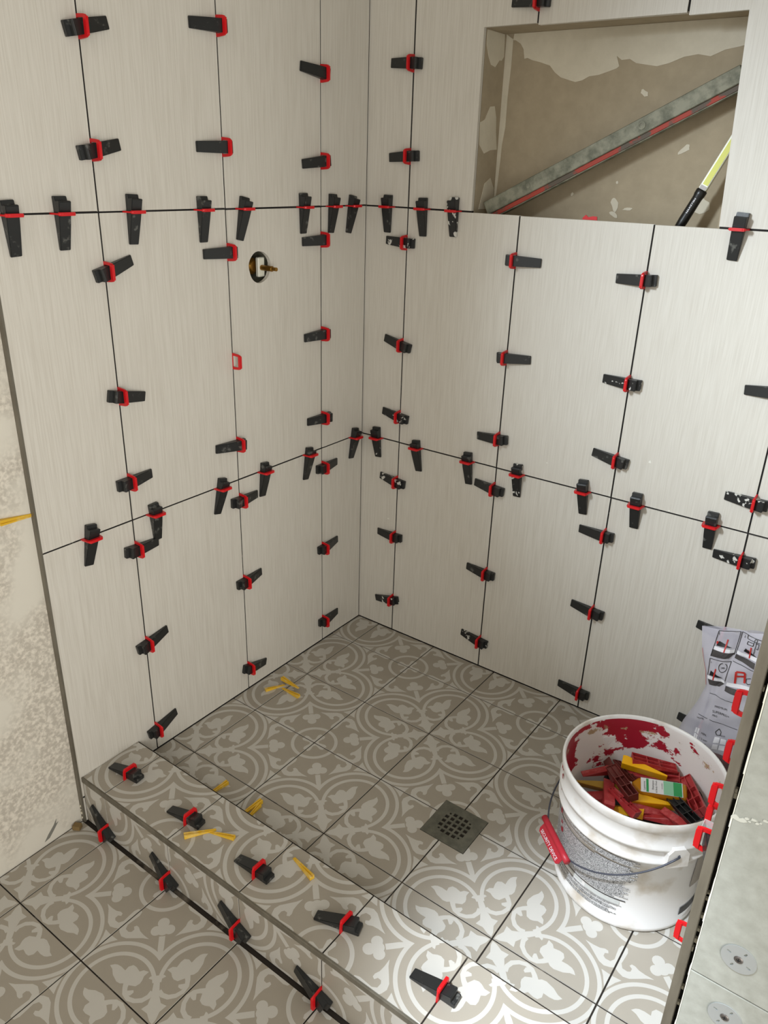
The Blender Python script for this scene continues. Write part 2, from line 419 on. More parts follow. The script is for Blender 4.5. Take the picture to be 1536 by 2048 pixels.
BAG = ([('d', [(1.034, 0.3863), (1.0759, 0.3928), (1.0759, 0.39), (1.0689, 0.3792), (1.0341, 0.3703)]), ('w', [(1.036, 0.3943), (1.0754, 0.401), (1.0758, 0.3935), (1.0356, 0.387)]), ('k', [(1.0395, 0.3972), (1.0435, 0.4094), (1.0703, 0.4038)]), ('d', [(1.0793, 0.3929), (1.1181, 0.3915), (1.119, 0.3792), (1.0784, 0.3833)]), ('w', [(1.0793, 0.4013), (1.119, 0.403), (1.1191, 0.3947), (1.079, 0.3942)]), ('k', [(1.0917, 0.4066), (1.0945, 0.4147), (1.119, 0.403)]), ('d', [(1.0389, 0.3145), (1.073, 0.3235), (1.0643, 0.3084), (1.044, 0.3035)]), ('w', [(1.0367, 0.323), (1.073, 0.3293), (1.073, 0.3235), (1.0381, 0.3156)]), ('k', [(1.0398, 0.3252), (1.041, 0.3374), (1.0672, 0.3324)]), ('d', [(1.0765, 0.3207), (1.1076, 0.3227), (1.1041, 0.3094), (1.077, 0.3092)]), ('w', [(1.0776, 0.3299), (1.1207, 0.336), (1.12, 0.3285), (1.0769, 0.3216)]), ('r', [(1.038, 0.405), (1.0403, 0.4081), (1.0441, 0.4062), (1.0438, 0.4018), (1.0402, 0.3996)]), ('r', [(1.095, 0.4121), (1.1014, 0.4135), (1.1022, 0.4041), (1.0969, 0.4053)]), ('w', [(1.0821, 0.2029), (1.0921, 0.205), (1.0925, 0.1923), (1.0817, 0.1903)]), ('w', [(1.0942, 0.204), (1.1052, 0.2066), (1.1054, 0.1934), (1.0948, 0.1909)]), ('w', [(1.0823, 0.1875), (1.092, 0.1889), (1.0925, 0.1762), (1.0819, 0.1748)]), ('w', [(1.0946, 0.1877), (1.1053, 0.1902), (1.1054, 0.1773), (1.0946, 0.1758)]), ('w', [(1.0406, 0.1998), (1.0442, 0.2001), (1.0439, 0.1885), (1.04, 0.1875)]), ('w', [(1.0454, 0.2002), (1.0489, 0.201), (1.0488, 0.1889), (1.0448, 0.1884)]), ('w', [(1.0403, 0.1856), (1.044, 0.1859), (1.0447, 0.1753), (1.0408, 0.1743)]), ('w', [(1.0448, 0.1858), (1.0488, 0.1868), (1.049, 0.1743), (1.0457, 0.1747)])], [('k', 0.0012, [(1.0341, 0.3703), (1.0382, 0.4315), (1.0773, 0.4418), (1.076, 0.3893)]), ('k', 0.0012, [(1.079, 0.3942), (1.08, 0.4418), (1.1198, 0.4404)]), ('k', 0.0012, [(1.0366, 0.3237), (1.034, 0.3648), (1.0746, 0.3738), (1.073, 0.3293)]), ('k', 0.0012, [(1.0774, 0.3765), (1.1193, 0.3752)]), ('r', 0.0026, [(1.0584, 0.4177), (1.0575, 0.3906)]), ('r', 0.0026, [(1.1041, 0.4215), (1.1051, 0.3956)]), ('r', 0.0026, [(1.0499, 0.3465), (1.0494, 0.3185)]), ('r', 0.004, [(1.0919, 0.3328), (1.0893, 0.3597), (1.105, 0.3631), (1.1083, 0.3389)]), ('r', 0.004, [(1.0903, 0.3494), (1.1059, 0.3536)]), ('k', 0.0012, [(1.1179, 0.3548), (1.11, 0.3497), (1.1103, 0.3427), (1.1145, 0.3389), (1.1204, 0.343)]), ('k', 0.001, [(1.0496, 0.2867), (1.1074, 0.2927)]), ('k', 0.001, [(1.0384, 0.2313), (1.1191, 0.2381)]), ('k', 0.0012, [(1.0806, 0.2125), (1.0861, 0.2214), (1.0912, 0.2163), (1.0908, 0.2092), (1.0841, 0.2073), (1.0806, 0.2125)]), ('k', 0.0012, [(1.0952, 0.4302), (1.1066, 0.4308), (1.1066, 0.4253), (1.0947, 0.4245), (1.0952, 0.4302)]), ('k', 0.0012, [(1.0921, 0.4426), (1.0926, 0.4346), (1.1179, 0.4342)]), ('k', 0.0012, [(1.1061, 0.4251), (1.107, 0.4392), (1.1113, 0.4396), (1.1108, 0.405)]), ('k', 0.0012, [(1.1096, 0.4321), (1.1162, 0.4321), (1.1163, 0.4211), (1.1129, 0.4218)]), ('k', 0.0013, [(1.0656, 0.3662), (1.068, 0.3641), (1.0696, 0.361), (1.0702, 0.3572), (1.0697, 0.3533), (1.0682, 0.3498), (1.0658, 0.3473), (1.063, 0.346), (1.0601, 0.3462), (1.0576, 0.3479), (1.0557, 0.3508), (1.0548, 0.3545), (1.055, 0.3584), (1.0563, 0.3621), (1.0585, 0.3649), (1.0612, 0.3665)]), ('r', 0.001, [(1.0138, 0.3778), (1.0221, 0.3495), (1.0309, 0.3285), (1.0374, 0.2974)]), ('d', 0.0008, [(1.0608, 0.3563), (1.0663, 0.3574)])], [('PREMIUM', (1.0669, 0.262), (1.0915, 0.2687)), ('SUPERPRO+', (1.0649, 0.2504), (1.0993, 0.2583)), ('PRO', (1.0668, 0.2438), (1.0766, 0.2456)), ('HOME:', (1.0383, 0.222), (1.0527, 0.2261)), ('MIN.', (1.0553, 0.1954), (1.0667, 0.1971)), ('1.5 mm', (1.0549, 0.1847), (1.0706, 0.1876)), ("1/16''", (1.055, 0.1732), (1.0707, 0.1767)), ('OUT', (1.0919, 0.2079), (1.1013, 0.2102)), ('1', (1.0403, 0.4228), (1.0441, 0.4237)), ('2', (1.0853, 0.4323), (1.0897, 0.4327)), ('3', (1.0372, 0.3546), (1.04, 0.3551)), ('24h', (1.0592, 0.3527), (1.0674, 0.355))])

# ------------------------------------------------------------------ the setting: walls
def around(lo_a, hi_a, lo_z, hi_z, a0, a1, z0, z1):
    return [(lo_a, a0, lo_z, hi_z), (a1, hi_a, lo_z, hi_z), (a0, a1, lo_z, z0), (a0, a1, z1, hi_z)]

VY, VZ, VR = -0.381, 1.069, 0.0335           # shower valve opening
bm = bmesh.new()
for (a, c, z0, z1) in around(-2.3, 0.14, -0.10, 2.4, VY - .045, VY + .045, VZ - .045, VZ + .045):
    box(bm, -0.12, -0.0105, a, c, z0, z1)
wall_left = tag(link('wall_left', mesh_of('wall_left', bm, M['plaster'])), 'bare speckled plaster wall carrying the tiling with the shower valve opening', kind='structure')
bm = bmesh.new()
for (a, c, z0, z1) in around(EDGE + 0.002, 0.0, -0.066, Z3 + 0.2, VY - .045, VY + .045, VZ - .045, VZ + .045):
    box(bm, -0.0104, -0.0016, a, c, z0, z1)
link('tile_bed', mesh_of('tile_bed', bm, M['joint']), wall_left)

bm = bmesh.new()
for (a, c, z0, z1) in around(-0.12, 1.45, -0.10, 2.4, NX0 - .0102, NX1 + .0102, Z2 - 0.0322, NZ1 + .0102):
    box(bm, a, c, 0.0105, 0.14, z0, z1)
wall_right = tag(link('wall_right', mesh_of('wall_right', bm, M['board'])), 'shower wall of pale linen tiles with a large unfinished niche', kind='structure')
bm = bmesh.new()
for (a, c, z0, z1) in around(0.0, XP + 0.012, -0.006, Z3 + 0.2, NX0 - .0005, NX1 + .006, Z2 - 0.0023, NZ1 + .0005):
    box(bm, a, c, 0.0016, 0.0104, z0, z1)
link('tile_bed', mesh_of('tile_bed', bm, M['joint']), wall_right)
# the niche box
niche = boxes('niche_lining', [(NX0 - .01, NX1 + .01, NY, NY + .012, Z2 - .032, NZ1 + .01),
                               (NX0 - .01, NX0, .0106, NY, Z2 - .032, NZ1 + .01),
                               (NX1, NX1 + .01, .0106, NY, Z2 - .032, NZ1 + .01),
                               (NX0, NX1, .0106, NY, NZ1, NZ1 + .01),
                               (NX0, NX1, .0106, NY, Z2 - .032, Z2 - .022)], M['board'], wall_right)
niche['label'] = 'grey board lining of the niche with pale joint compound'
def patch(pts, fn):
    bm = bmesh.new(); prism(bm, pts, fn, 0.0, 0.0009)
    return link('compound_patch', mesh_of('compound_patch', bm, M['patch']), niche)
back = lambda a, z, d: (a, NY - d, z)
side = lambda a, z, d: (NX0 + d, a, z)
patch([(0.3032, 1.5525), (0.3204, 1.5423), (0.3204, 1.4862), (0.3179, 1.4285), (0.3183, 1.3693), (0.3134, 1.3329), (0.3125, 1.3008), (0.309, 1.23), (0.3032, 1.19)], back)
patch([(0.3206, 1.5405), (0.3266, 1.5401), (0.3393, 1.533), (0.3476, 1.5224), (0.3516, 1.5037), (0.359, 1.5052), (0.3714, 1.5001), (0.3906, 1.4956), (0.4146, 1.4882), (0.4277, 1.4748), (0.4426, 1.4651), (0.4637, 1.4589), (0.4776, 1.4552), (0.4926, 1.458), (0.507, 1.4648), (0.5283, 1.4668), (0.5487, 1.4723), (0.5648, 1.4771), (0.5704, 1.4812), (0.5623, 1.4999), (0.5738, 1.492), (0.591, 1.4931), (0.6053, 1.4852), (0.6488, 1.478), (0.6729, 1.4825), (0.6996, 1.492), (0.7268, 1.4954), (0.7511, 1.4908), (0.776, 1.5006), (0.8015, 1.5045), (0.8434, 1.514), (0.845, 1.5525), (0.322, 1.5525)], back)
patch([(0.0144, 1.5506), (0.0902, 1.5513), (0.0938, 1.5089), (0.0842, 1.5003), (0.0752, 1.5003), (0.058, 1.4854), (0.04, 1.4882), (0.0269, 1.5016), (0.0147, 1.5238)], side)
patch([(0.0494, 1.4076), (0.0691, 1.41), (0.0798, 1.3881), (0.0838, 1.3584), (0.094, 1.3224), (0.0644, 1.3203), (0.0365, 1.3124), (0.014, 1.3296), (0.0106, 1.3742), (0.0297, 1.3812)], side)
patch([(0.05, 1.25), (0.075, 1.262), (0.094, 1.24), (0.0985, 1.195), (0.03, 1.195)], side)
for (bx_, bz_, w_, h_, rot_) in ((0.6314, 1.4308, .012, .006, -.6), (0.7314, 1.3286, .015, .006, .6), (0.6005, 1.2192, .008, .018, .3), (0.602, 1.198, .013, .005, -.4), (0.6319, 1.2103, .012, .003, .1), (0.60, 1.262, .003, .003, 0), (0.50, 1.235, .003, .004, 0), (0.78, 1.225, .02, .022, .3)):
    pts = []
    for i in range(11):
        t = 2 * math.pi * i / 11; q = random.uniform(.65, 1.15)
        x, z = w_ * q * math.cos(t), h_ * q * math.sin(t)
        pts.append((bx_ + x * math.cos(rot_) - z * math.sin(rot_), bz_ + x * math.sin(rot_) + z * math.cos(rot_)))
    patch(pts, back)

# wall tiles: left wall fn maps (y, z, d) with d out of the wall; right wall (x, z, d)
FL = lambda a, z, d: (d, a, z)
FR = lambda a, z, d: (a, -d, z)
FP = lambda a, z, d: (XP - d, a, z)          # partition, a = y
def wall_tile(parent, fn, outline, holes=(), name='wall_tile'):
    bm = bmesh.new()
    ca = sum(q[0] for q in outline) / len(outline); cz = sum(q[1] for q in outline) / len(outline)
    o3 = Vector(fn(ca, cz, 0.0))
    prism(bm, outline, lambda a, z, d: Vector(fn(a, z, d)) - o3, -0.009, 0.0, holes)
    if not holes and len(outline) == 4:
        es = [e for e in bm.edges if len(e.link_faces) == 2 and e.calc_face_angle(0) > 1]
        bmesh.ops.bevel(bm, geom=es, offset=0.0006, segments=1, affect='EDGES')
    return link(name, mesh_of(name, bm, M['wall_tile']), parent, o3)
def rect(a0, a1, z0, z1): return [(a0 + G, z0 + G), (a1 - G, z0 + G), (a1 - G, z1 - G), (a0 + G, z1 - G)]
zr = [0.0015, Z1, Z2, Z3]
cols_l = [(EDGE + 0.003 - G, YL[1]), (YL[1], YL[2]), (YL[2], YL[3]), (YL[3], 0.0 - 0.0015)]
for (a0, a1) in cols_l:
    for k in range(3):
        holes = ()
        if a0 == YL[2] and k == 1:
            holes = [[(VY + VR * (1 + .03 * math.sin(5 * t)) * math.cos(t), VZ + VR * (1 + .03 * math.sin(3 * t + 1)) * math.sin(t)) for t in [2 * math.pi * i / 36 for i in range(36)]]]
        z0 = zr[k]
        wall_tile(wall_left, FL, rect(a0, a1, z0, zr[k + 1]), holes)
    wall_tile(wall_left, FL, rect(a0, a1, Z3, Z3 + .2))
wall_tile(wall_left, FL, [(EDGE + 0.003, ZB + .004), (YO - 0.0006, ZB + .004), (YO - 0.0006, -0.002), (EDGE + 0.003, -0.002)])
xs = [0.0002 - G, XR[1], XR[2], XR[3], XR[4], XP + .004]
for i in range(5):
    a0, a1 = xs[i], xs[i + 1]
    for k in range(2): wall_tile(wall_right, FR, rect(a0, a1, zr[k], zr[k + 1]))
    r = rect(a0, a1, Z2, Z3)
    if i == 1: r = [(a0 + G, Z2 + G), (NX0, Z2 + G), (NX0, NZ1), (a1 - G, NZ1), (a1 - G, Z3 - G), (a0 + G, Z3 - G)]
    elif i == 2: r = [(a0 + G, NZ1 - .003), (a1 - G, NZ1 - .003), (a1 - G, Z3 - G), (a0 + G, Z3 - G)]
    elif i == 3: r = [(a1 - G, Z2 + G), (a1 - G, Z3 - G), (a0 + G, Z3 - G), (a0 + G, NZ1 - .007), (NX1 - .013, NZ1 - .006), (NX1 + .005, Z2 + G)]
    wall_tile(wall_right, FR, r)
    wall_tile(wall_right, FR, rect(a0, a1, Z3, Z3 + .2))

# metal edging of the valve wall
bm = bmesh.new()
box(bm, -0.0104, 0.0006, EDGE - .0012, EDGE + .0016, ZB + .001, 2.05)
box(bm, -0.0008, 0.0006, EDGE + .0016, EDGE + .0032, ZB + .001, 2.05)
trim_1 = tag(link('trim_1', mesh_of('trim_1', bm, M['steel'])), 'dark metal edging strip where the wall tiles meet bare plaster', kind='structure')
# mortar crumbs stuck to the foot of the strip
bm = bmesh.new()
for k, (z, s) in enumerate(((-.012, .003), (-.022, .002), (-.032, .004), (-.045, .003))):
    box(bm, -.008, -.008 + s, EDGE - .003, EDGE - .001, ZB + .055 + z, ZB + .055 + z + s * 1.3)
link('mortar_crumbs', mesh_of('mortar_crumbs', bm, M['patch']), trim_1)
bm = bmesh.new()
prism(bm, [(-1.07, -.058), (-1.06, -.045), (-1.045, -.03), (-1.037, -.018), (-1.04, -.03), (-1.034, -.028), (-1.046, -.042), (-1.058, -.055)], lambda a, z, d: (-0.0104 + d, a, z), 0, .0006)
link('putty_smear', mesh_of('putty_smear', bm, M['smear']), wall_left)

ceil = tag(boxes('ceiling', [(-0.12, 1.9, -2.4, 0.14, 2.4, 2.46)], plain('ceiling_white', srgb(225, 222, 214), .9)), 'plain white bathroom ceiling', kind='structure')

# partition at the far side of the curb
bm = bmesh.new()
box(bm, 1.218, 1.36, -0.983, 0.0, ZB, 2.3)
wall_part = tag(link('wall_partition', mesh_of('wall_partition', bm, M['foam_board'])), 'grey backer board partition end with round fixing washers', kind='structure')
boxes('tile_bed', [(XP + .0020, 1.2178, -.968, -.001, 0.0, 2.0)], M['joint'], wall_part)
for (a0, a1) in ((EDGE, -.86), (-.86, -.56), (-.56, -.26), (-.26, -.0015)):
    for k in range(3): wall_tile(wall_part, FP, rect(a0, a1, zr[k], zr[k + 1]))
# board pieces of the end face with a horizontal seam, edge highlight painted as a pale strip
for z0, z1 in ((ZB + .002, 0.4868), (0.4885, 2.298)):
    bmx = bmesh.new(); box(bmx, 1.2185, 1.3595, -.9855, -.9831, z0, z1)
    bmesh.ops.bevel(bmx, geom=bmx.edges[:], offset=.0006, segments=1, affect='EDGES')
    link('board_panel', mesh_of('board_panel', bmx, M['foam_board']), wall_part)
bm = bmesh.new()
zz = ZB + .002
while zz < 1.6:
    h = random.uniform(.012, .04); w = random.uniform(.0004, .0013)
    box(bm, 1.2181 - w, 1.2184, -.9852, -.975, zz, zz + h); zz += h
link('edge_highlight', mesh_of('edge_highlight', bm, M['board_edge']), wall_part)
bm = bmesh.new()
for k in range(26):
    z = random.uniform(.1, 1.05)
    box(bm, 1.2132, 1.2132 + random.uniform(.001, .0042), -.972, -.968, z, z + random.uniform(.002, .007))
link('mortar_crumbs', mesh_of('mortar_crumbs', bm, M['patch']), wall_part)
bm = bmesh.new()
for k in range(16):
    cx_, cz_, rs = 1.2205 + .0032 * k, .706 + .0012 * k + random.uniform(-.003, .003), random.uniform(.0015, .0042) * (1 - k / 26)
    prism(bm, [(cx_ + rs * random.uniform(.7, 1.4) * math.cos(t), cz_ + rs * random.uniform(.4, .9) * math.sin(t)) for t in [2 * math.pi * q / 8 for q in range(8)]], lambda a, z, d: (a, -.9855 - d, z), 0, random.uniform(.0004, .0012))
link('compound_smear', mesh_of('compound_smear', bm, M['smear_pale']), wall_part)
bm = bmesh.new()
box(bm, XP - .0004, XP + .009, -.9860, -.9825, 0.0, 2.0)
trim_3 = tag(link('trim_3', mesh_of('trim_3', bm, M['steel'])), 'dark metal edging strip on the end of the partition tiles', kind='structure')

def washer(x, z, label):
    e = tag(link('fixing_washer', None, None, (x, -.9855, z)), label, 'washer', 'washers on the partition end')
    bm = bmesh.new()
    R_ = 0.0175
    ring = [(R_ * math.cos(2 * math.pi * i / 32), R_ * math.sin(2 * math.pi * i / 32)) for i in range(32)]
    holes = []
    for k in range(4):
        t = math.radians(45 + 90 * k + 20); c = (0.0115 * math.cos(t), 0.0115 * math.sin(t))
        holes.append([(c[0] + .0026 * math.cos(u) * math.cos(t) - .0013 * math.sin(u) * math.sin(t), c[1] + .0026 * math.cos(u) * math.sin(t) + .0013 * math.sin(u) * math.cos(t)) for u in [2 * math.pi * i / 8 for i in range(8)]])
    prism(bm, ring, lambda a, z_, d: (a, -d, z_), 0.0002, 0.0014, holes)
    link('disc', mesh_of('disc', bm, M['metal']), e)
    bm = bmesh.new()
    rr = lathe(bm, [(.0046, 0), (.0046, .0018), (.0036, .0026), (.0012, .0026)], 20)
    bm.faces.new(rr[-1])
    bmesh.ops.rotate(bm, verts=bm.verts[:], cent=(0, 0, 0), matrix=Matrix.Rotation(math.radians(90), 3, 'X'))
    s = link('screw_head', mesh_of('screw_head', bm, M['screw']), e)
    bm = bmesh.new(); box(bm, -.0022, .0022, -.0029, -.0026, -.0005, .0005); box(bm, -.0005, .0005, -.00292, -.00262, -.0022, .0022)
    link('cross_slot', mesh_of('cross_slot', bm, M['dark_hole']), s)
washer(1.2584, .5372, 'round metal fixing washer just above the partition board seam')
washer(1.2618, .4494, 'round metal fixing washer just below the partition board seam')

# ------------------------------------------------------------------ patterned cement-look tiles
def arc(cx, cy, r, a0, a1, n):
    return [(cx + r * math.cos(math.radians(a0 + (a1 - a0) * i / n)), cy + r * math.sin(math.radians(a0 + (a1 - a0) * i / n))) for i in range(n + 1)]
def band(cx, cy, r0, r1, a0, a1, n=22):
    return arc(cx, cy, r1, a0, a1, n) + arc(cx, cy, r0, a1, a0, n)
def strip(pts, w):
    L_, R_ = [], []
    for i, q in enumerate(pts):
        a = Vector(pts[max(i - 1, 0)]); c = Vector(pts[min(i + 1, len(pts) - 1)])
        t = (c - a).normalized(); nrm = Vector((-t.y, t.x))
        ww = w[i] if isinstance(w, (list, tuple)) else w
        L_.append((q[0] + nrm.x * ww, q[1] + nrm.y * ww)); R_.append((q[0] - nrm.x * ww, q[1] - nrm.y * ww))
    return L_ + R_[::-1]
def tile_shapes():
    S = []
    # inner and outer rings of the lobe centred on the edge
    def until_diag(r, a1=140):
        out = []
        for i in range(61):
            t = math.radians(a1 * i / 60); u, v = .53 + r * math.cos(t), r * math.sin(t)
            if v > u + 1e-6: break
            out.append((min(u, 1.0), v))
        return out
    o_, i_ = until_diag(.480), until_diag(.442)
    S.append(o_[::2] + [o_[-1]] + i_[::-1][::2] + [i_[0]])
    S.append(band(.53, 0, .336, .374, 0, 131))
    # curl from the stem to the leaf, with its little spur
    S.append(strip([(.245, .205), (.236, .155), (.255, .098), (.305, .054), (.365, .034), (.425, .046), (.466, .082), (.494, .118)], [.022, .022, .022, .02, .02, .02, .022, .026]))
    S.append([(.40, .052), (.372, .062), (.370, .10), (.388, .113), (.408, .095), (.43, .075)])
    # leaf
    S.append([(.751, .133), (.725, .165), (.70, .18), (.655, .187), (.60, .184), (.606, .227), (.583, .263), (.545, .267), (.489, .256), (.467, .288), (.419, .305), (.421, .252), (.400, .215), (.393, .185), (.404, .146), (.462, .114), (.501, .108), (.535, .079), (.575, .071), (.653, .091), (.704, .123)])
    # scroll leaf and its tail along the far edge
    S.append([(.683, .515), (.76, .512), (.819, .518), (.86, .537), (.891, .536), (.903, .512), (.875, .495), (.876, .462), (.90, .446), (.945, .449), (.968, .49), (.962, .56), (.958, .62), (.972, .662), (1.0, .672), (1.0, .415), (.963, .392), (.914, .375), (.861, .390), (.793, .443), (.74, .485)])
    # small corner triangle, cut by the edge
    S.append([(1.0, .325), (.909, .332), (.945, .28), (.97, .228), (1.0, .17)])
    out = []
    for s in S:
        out.append(s); out.append([(v, u) for (u, v) in s][::-1])
    # shapes on the diagonal
    star = [(.016, .016), (.06, .022), (.125, .052), (.197, .046), (.183, .105), (.213, .16)]
    out.append(star + [(v, u) for (u, v) in star[::-1]][:-1])
    stem = [(.205, .155), (.25, .205), (.30, .262), (.335, .275), (.37, .262), (.372, .285), (.345, .315)]
    out.append(stem + [(v, u) for (u, v) in stem[::-1]])
    bst = [(.430, .430), (.49, .46), (.545, .505), (.63, .59)]
    out.append(bst + [(v, u) for (u, v) in bst[::-1]][:-1])
    for (cx, cy, r) in ((.700, .612, .052), (.612, .700, .052), (.712, .712, .056), (.655, .655, .055)):
        out.append(arc(cx, cy, r, 0, 340, 14))
    out.append(band(1, 1, .242, .282, 180, 270, 16))
    pet = [(1.0, .84), (.966, .836), (.952, .868), (.972, .95), (.95, .972), (.868, .952), (.836, .966), (.84, 1.0), (1.0, 1.0)]
    out.append(pet)
    cl = lambda t: min(1.0, max(0.0, t))
    return [[(cl(u), cl(v)) for (u, v) in s] for s in out]

def build_pattern():
    verts, edges, faces = [], [], []
    def add(poly):
        k = len(verts)
        poly = ccw(poly)
        clean = []
        for q in poly:
            if not clean or (abs(q[0] - clean[-1][0]) + abs(q[1] - clean[-1][1])) > 1e-5: clean.append(q)
        if abs(clean[0][0] - clean[-1][0]) + abs(clean[0][1] - clean[-1][1]) < 1e-5: clean.pop()
        verts.extend(Vector(q) for q in clean)
        faces.append(list(range(k, k + len(clean))))
    add([(0, 0), (1, 0), (1, 1), (0, 1)])
    for s in tile_shapes(): add(s)
    ov, oe, of, _, _, fo = delaunay_2d_cdt(verts, edges, faces, 1, 1e-6, True)
    res = []
    for f, src in zip(of, fo):
        res.append((f, 1 if any(s > 0 for s in src) else 0))
    return ov, res
PV, PF = build_pattern()
TS = 0.2
def pattern_tile(clips, quad_cut=None, thick=0.008, rot=0):
    """top of one tile in local x, y (centre 0), rotated by rot quarter turns; clips = (xmin, xmax, ymin, ymax) local"""
    bm = bmesh.new()
    ca, sa = [(1, 0), (0, 1), (-1, 0), (0, -1)][rot % 4]
    vv = []
    for q in PV:
        x, y = (q[0] - .5) * TS, (q[1] - .5) * TS
        vv.append(bm.verts.new((x * ca - y * sa, x * sa + y * ca, 0)))
    for f, mi in PF:
        try: bm.faces.new([vv[i] for i in f]).material_index = mi
        except ValueError: pass
    x0, x1, y0, y1 = clips
    for co, no in (((x0, 0, 0), (-1, 0, 0)), ((x1, 0, 0), (1, 0, 0)), ((0, y0, 0), (0, -1, 0)), ((0, y1, 0), (0, 1, 0))):
        bmesh.ops.bisect_plane(bm, geom=bm.verts[:] + bm.edges[:] + bm.faces[:], dist=1e-6, plane_co=co, plane_no=no, clear_outer=True)
    if quad_cut:
        a0, a1, b0, b1 = quad_cut
        for co, no in (((a0, 0, 0), (1, 0, 0)), ((a1, 0, 0), (1, 0, 0)), ((0, b0, 0), (0, 1, 0)), ((0, b1, 0), (0, 1, 0))):
            bmesh.ops.bisect_plane(bm, geom=bm.verts[:] + bm.edges[:] + bm.faces[:], dist=1e-6, plane_co=co, plane_no=no)
        dead = [f for f in bm.faces if a0 < f.calc_center_median().x < a1 and b0 < f.calc_center_median().y < b1]
        bmesh.ops.delete(bm, geom=dead, context='FACES')
    if not bm.faces:
        bm.free(); return None
    loose = [v for v in bm.verts if not v.link_faces]
    if loose: bmesh.ops.delete(bm, geom=loose, context='VERTS')
    for f in bm.faces:
        if f.normal.z < 0: f.normal_flip()
    be = [e for e in bm.edges if len(e.link_faces) == 1]
    ex = bmesh.ops.extrude_edge_only(bm, edges=be)
    for v in [g for g in ex['geom'] if isinstance(g, bmesh.types.BMVert)]: v.co.z -= thick
    for f in [g for g in ex['geom'] if isinstance(g, bmesh.types.BMFace)]: f.material_index = 2
    me = bpy.data.meshes.new('floor_tile')
    bm.to_mesh(me); bm.free()
    for mm in (M['print_dark'], M['print_light'], M['tile_edge']): me.materials.append(mm)
    return me
CACHE = {}
def tile_grid(parent, name, ox, oy, ni, nj, x_lim, y_lim, to_world, q_of, cut=None, jj=0.0016, tilt=0.0):
    """cells (i, j) with corners ox + i*TS, oy + j*TS in plane coordinates; q_of(i, j) -> (sx, sy) side of the quatrefoil corner"""
    for i in range(*ni):
        for j in range(*nj):
            cx, cy = ox + (i + .5) * TS, oy + (j + .5) * TS
            h = TS / 2 - jj
            clips = [max(-h, x_lim[0] - cx), min(h, x_lim[1] - cx), max(-h, y_lim[0] - cy), min(h, y_lim[1] - cy)]
            if clips[1] - clips[0] < .004 or clips[3] - clips[2] < .004: continue
            sx, sy = q_of(i, j)
            rot = {(-1, -1): 0, (1, -1): 1, (1, 1): 2, (-1, 1): 3}[(sx, sy)]
            qc = None
            if cut and cut[0] < cx + h and cut[1] > cx - h and cut[2] < cy + h and cut[3] > cy - h:
                qc = (cut[0] - cx, cut[1] - cx, cut[2] - cy, cut[3] - cy)
            key = (tuple(round(c, 5) for c in clips), rot, qc)
            if key not in CACHE: CACHE[key] = pattern_tile(clips, qc, rot=rot)
            if CACHE[key] is None: continue
            mw = to_world @ Matrix.Translation((cx, cy, random.uniform(-.0003, .0003)))
            o = link(name, CACHE[key], parent)
            o.matrix_world = mw

odd = lambda n: n % 2 != 0
# shower floor
sf = tag(boxes('shower_floor', [(0.0, XP + .014, YI - .02, 0.0055, -0.09, -0.0018)], M['floor_joint']), 'shower floor of pale taupe patterned tiles around a drain', kind='structure')
DX, DY, DH = 0.6832, -0.5440, 0.0525
tile_grid(sf, 'floor_tile', 0.0771, -0.1293, (-1, 6), (-4, 1), (0.0012, XP - .0012), (YI + .0014, -.0014), Matrix.Identity(4),
          lambda i, j: (-1 if not odd(i) else 1, 1 if odd(j + 1) else -1), cut=(DX - DH - .001, DX + DH + .001, DY - DH - .001, DY + DH + .001))
# bathroom floor
bf = tag(boxes('floor', [(-0.0104, 1.60, -2.4, YO + .012, -0.16, ZB - .0018)], M['floor_joint']), 'bathroom floor of pale taupe patterned tiles before the curb', kind='structure')
tile_grid(bf, 'floor_tile', 0.0784, -1.1805, (-1, 8), (-6, 2), (-.0070, 1.595), (-2.38, YO - .0026), Matrix.Translation((0, 0, ZB)),
          lambda i, j: (-1 if not odd(i) else 1, -1 if not odd(j) else 1))
# curb
curb = tag(boxes('curb', [(0.0, XP + .014, YO + .0020, YI - .0004, ZB, ZC - .0020)], M['floor_joint']), 'low tiled shower curb with a dark metal nosing', kind='structure')
tile_grid(curb, 'curb_top_tile', 0.0785, YO, (-1, 6), (0, 1), (0.0012, XP - .001), (YO + .0035, YI - .0040), Matrix.Translation((0, 0, ZC)),
          lambda i, j: (-1 if not odd(i) else 1, 1))
face_w = Matrix.Translation((0, YO, 0)) @ Matrix.Rotation(math.radians(90), 4, 'X')
tile_grid(curb, 'curb_face_tile', 0.0785, ZB, (-1, 6), (0, 1), (0.0012, XP + .01), (ZB - .0010, ZC - .0125), face_w,
          lambda i, j: (-1 if not odd(i) else 1, 1))
inner_w = Matrix.Translation((0, YI + .0002, 0)) @ Matrix.Rotation(math.radians(180), 4, 'Z') @ Matrix.Rotation(math.radians(90), 4, 'X')
tile_grid(curb, 'curb_inner_tile', -1.1215, 0.0, (0, 7), (0, 1), (-XP + .0012, -.0012), (.001, ZC - .009), inner_w,
          lambda i, j: (-1 if not odd(i) else 1, 1))
bm = bmesh.new()
box(bm, 0.0008, XP + .004, YO - .0012, YO + .0020, ZC - .0118, ZC + .0008)
box(bm, 0.0008, XP + .004, YO + .0020, YO + .0032, ZC - .0015, ZC + .0008)
bmesh.ops.bevel(bm, geom=bm.edges[:], offset=.0005, segments=1, affect='EDGES')
trim_2 = tag(link('trim_2', mesh_of('trim_2', bm, M['steel'])), 'dark metal nosing strip along the front edge of the curb', kind='structure')

